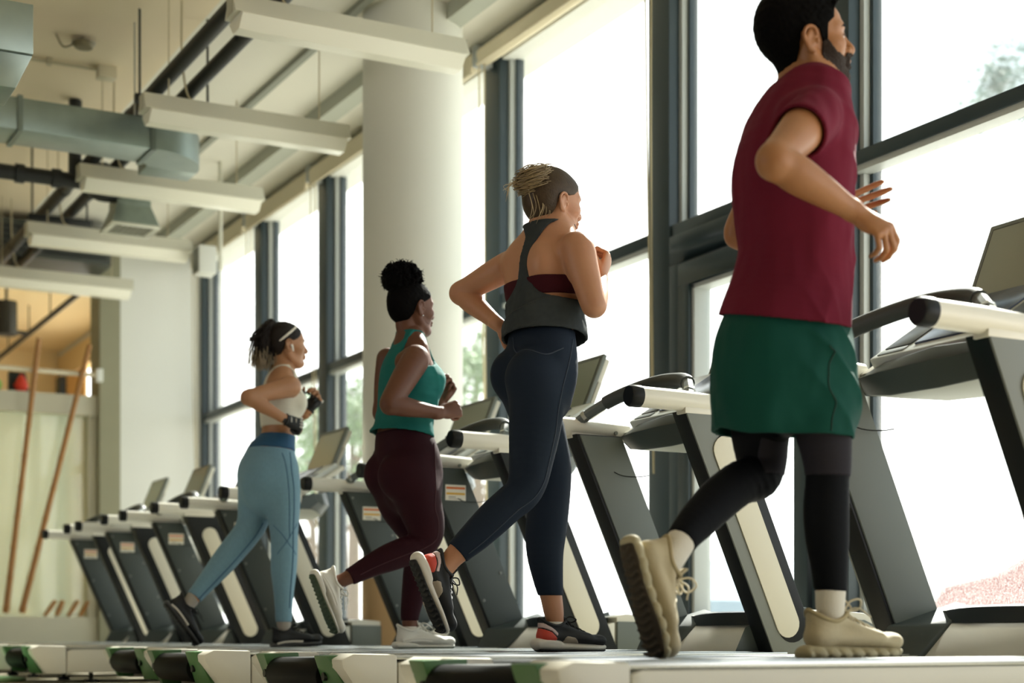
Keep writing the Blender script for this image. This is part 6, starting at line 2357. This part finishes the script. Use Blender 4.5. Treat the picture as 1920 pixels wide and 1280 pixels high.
    sweep(bm, [root + unit(hf.d((-.6, 0, .4))) * t for t in (-.008, .0, .008)], [.019, .021, .019], 14)
    build('hair_tie', bm, mat('hair_tie_dark', '#1b1716', .8), hair, smooth=80)
    bm = bmesh.new()
    pts = []
    for k in range(23):
        t = abs(k - 11) / 11.0
        zz = .1045 - .098 * t ** 1.6
        xx = .050 - (.1045 - zz) * 1.22
        q2 = max(0.0, 1 - ((xx + .015) / .103) ** 2 - ((zz - .037) / .094) ** 2)
        pts.append(hf.p((xx, (.081 * math.sqrt(q2) + .001) * (1 if k > 11 else -1 if k < 11 else 0), zz + .002)))
    sweep(bm, pts, .0034, 8, ry=1.8)
    build('headband', bm, mat('headband_white', '#ded8cb', .7), hair, smooth=80)
    bm = bmesh.new()
    sweep(bm, [hf.p((.000, -.089, -.006)), hf.p((.003, -.091, -.016)), hf.p((.008, -.090, -.040))], [.0062, .0050, .0034], 10)
    build('earbud', bm, mat('earbud_white', '#ecebe6', .3), body, smooth=80)
    # crop top with racerback straps
    rows = [(678, .080), (688, .075), (698, .066), (708, .056), (718, .050), (728, .055), (736, .080), (742, .12), (750, .3), (900, .4)]
    tabw = lerp_table([(A3(J(528, p, 0))[2], v) for p, v in rows])
    TT = [R.fit(680, 511, 547, .052, ph), R.fit(692, 510, 549, .058, ph)] + T[:6]
    cz = np.array([q[0][2] for q in TT])[::-1]; cx = np.array([q[0] for q in TT])[::-1]; sd = np.array([q[3] for q in TT])[::-1]
    hem = half((0, 0, -1), J(520, 801, 0)); nk = half((-.1, 0, 1), J(522, 686, 0))
    def tclip(P):
        z = P[..., 2]; s = 0
        for i in range(2):
            s = s + (P[..., i] - np.interp(z, cz, cx[:, i])) * np.interp(z, cz, sd[:, i])
        fx = (P[..., 0] - np.interp(z, cz, cx[:, 0]))
        # two straps in front, one wide strap behind
        back = np.abs(s) - tabw(z)
        front = np.maximum(np.abs(np.abs(s) - .075) - .016, -1)
        c = np.where(fx > .02, np.minimum(back * 0 + front, np.where(z < J(528, 742, 0)[2], -1, 1)), back)
        return np.maximum(np.maximum(c * .8, hem(P)), nk(P))
    M_crop = mat('crop_top_white', '#cfcabb', .8, bump=.10, bscale=300, stretch=(1, 1, .3), sheen=.1)
    solid('crop_top', [tube(TT, n=4, k=.03), torso[1]], .005, M_crop, body, clip=tclip, off=.005, shell=.010, rel=2, disp=lambda P: wob(P, 15, .001, 1.5))
    # leggings with darker waistband
    M_lb = mat('leggings_blue', '#6d93a8', .75, bump=.06, bscale=300, var=.14, vscale=140, stretch=(1, 1, .35), sheen=.1)
    M_wb = mat('waistband_blue', '#1c4f74', .7, bump=.05, bscale=300)
    M_bs = mat('seam_blue', '#2c5578', .7)
    topz = half((.08, 0, 1), J(520, 845, 0)); kb = half(unit(ll[9][0] - ll[8][0]), J(363, 1119, .062)); kf = half((0, 0, -1), J(532, 1166, -.08))
    pel = [tube([(q[0], q[1] + .003, q[2] + .003, q[3]) for q in T[5:]], n=4, k=.03)] + glute
    zm = J(490, 1000, 0)[2]
    def lclip(P):
        near = P[..., 1] < R.yc
        c = np.where(near, kf(P), kb(P))
        c = np.where(P[..., 2] > zm, -1, c)
        return np.maximum(c, topz(P))
    cr1 = crease_fn(J(455, 1000, .08), .06, (.75, 0, .3), 34, .006); cr2 = crease_fn(J(533, 1030, -.08), .05, (0, .2, 1), 34, .004)
    lg = solid('leggings', pel + [tube(rl, n=4, k=.025, off=.0035), tube(ll, n=4, k=.025, off=.0035)], .005, M_lb, body, clip=lclip, off=.002, rel=2, disp=lambda P: cr1(P) + cr2(P))
    wtop = half((.08, 0, 1), J(520, 816, 0)); wbot = half((-.08, 0, -1), J(520, 845, 0))
    solid('waistband', pel, .005, M_wb, lg, clip=lambda P: np.maximum(wtop(P), wbot(P)), off=.003)
    seam(lg, [J(540, 850, -.12)] + outline_pts(rl[0:9], (.35, -.94, 0)), .0026, M_bs, 'side_seam')
    seam(lg, [J(528, 850, -.14)] + outline_pts(rl[0:5], (.05, -1, 0)) , .002, M_bs, 'side_seam')
    seam(lg, outline_pts(ll[3:10], (.3, -.9, -.3)), .0026, M_bs, 'inner_seam')
    seam(lg, [rl[3][0] + np.array((-.06, -.03, 0)), rl[4][0] + np.array((-.02, -.066, 0)), rl[5][0] + np.array((.04, -.05, 0))], .0018, M_bs, 'knee_seam')
    seam(lg, [rl[3][0] + np.array((.045, -.05, .01)), rl[4][0] + np.array((0, -.066, 0)), rl[5][0] + np.array((-.05, -.04, 0))], .0018, M_bs, 'knee_seam')
    # fingerless gloves: the hand's own shape a little thicker, open at the fingers
    M_gl = mat('glove_black', '#121316', .6, bump=.08, bscale=300)
    def glove(hops, wr, d, B, right, cut):
        d = unit(d)
        g = solid('glove', hops, .0026, M_gl, body, clip=lambda P: np.maximum((P - (A3(wr) + d * cut).astype(F32)) @ d.astype(F32), -((P - (A3(wr) - d * .012).astype(F32)) @ d.astype(F32))), off=.0030, rel=2)
        bm = bmesh.new()
        sd = np.cross(d, unit(B - d * (B @ d)))
        b = unit(B - d * (B @ d))
        for k in range(4):
            p = A3(wr) + d * .085 + sd * (.030 - .020 * k) + b * .0185
            sweep(bm, [p - d * .008, p, p + d * .008], [.004, .006, .004], 8)
        for (u, v, l) in ((.030, .012, .010), (.030, -.004, .007), (.055, .0, .012)):
            p = A3(wr) + d * u + sd * v + b * .0195
            sweep(bm, [p - sd * l, p + sd * l], .0022, 6)
        build('glove_marking', bm, mat('glove_print_white', '#d8d6d0', .6), g, smooth=60)
        bm = bmesh.new()
        pts = []
        for k in range(17):
            a = 2 * math.pi * k / 16
            pts.append(A3(wr) + d * .010 + sd * math.cos(a) * .0290 + b * math.sin(a) * .0225)
        sweep(bm, pts, .0050, 8, cap=False)
        build('glove_cuff', bm, M_gl, g, smooth=60)
    glove(rh, rwr, dR, unit(np.array((.25, -.80, .50))), True, .108)
    glove(lh, lwr, dL, B2, False, .080)
    blk = mat('shoe_black_knit', '#111317', .65, bump=.12, bscale=500)
    st = dict(upper=blk, collar=mat('shoe_black_lining', '#1b1c22', .8), sole=mat('shoe_sole_grey', '#4a4a4c', .6), tread=mat('shoe_black_tread', '#121214', .7), lace=mat('lace_black', '#101114', .7), sole_h=.026,
              swoosh=[(-.004, .002, mat('shoe_stripe_white', '#cfcac2', .6), 'sole_stripe')])
    f1 = foot_frame(J(534, 1168, -.08), (1, -.03, .07), (-.07, 0, 1), .262, ah=.094)
    f1.o[2] = .195
    shoe(body, f1, st, True)
    f2 = foot_frame(J(351, 1134, .058), unit(J(374, 1202, .05) - J(322, 1132, .06)), unit(J(358, 1122, 0) - J(325, 1148, 0)), .262, ah=.094)
    shoe(body, f2, dict(st, hang=(.7, 0, -.7)), False)
    M_sock = mat('sock_grey', '#a39d96', .9, bump=.1, bscale=300)
    for rws, fr in ((rl, f1), (ll, f2)):
        def kclip(P, fr=fr):
            q = fr.local(P)
            return np.abs(q[..., 2] - .110) * fr.s - .034
        solid('sock', [tube(rws, n=4, k=.02)], .0035, M_sock, body, clip=kclip, off=.002)


make_blue()
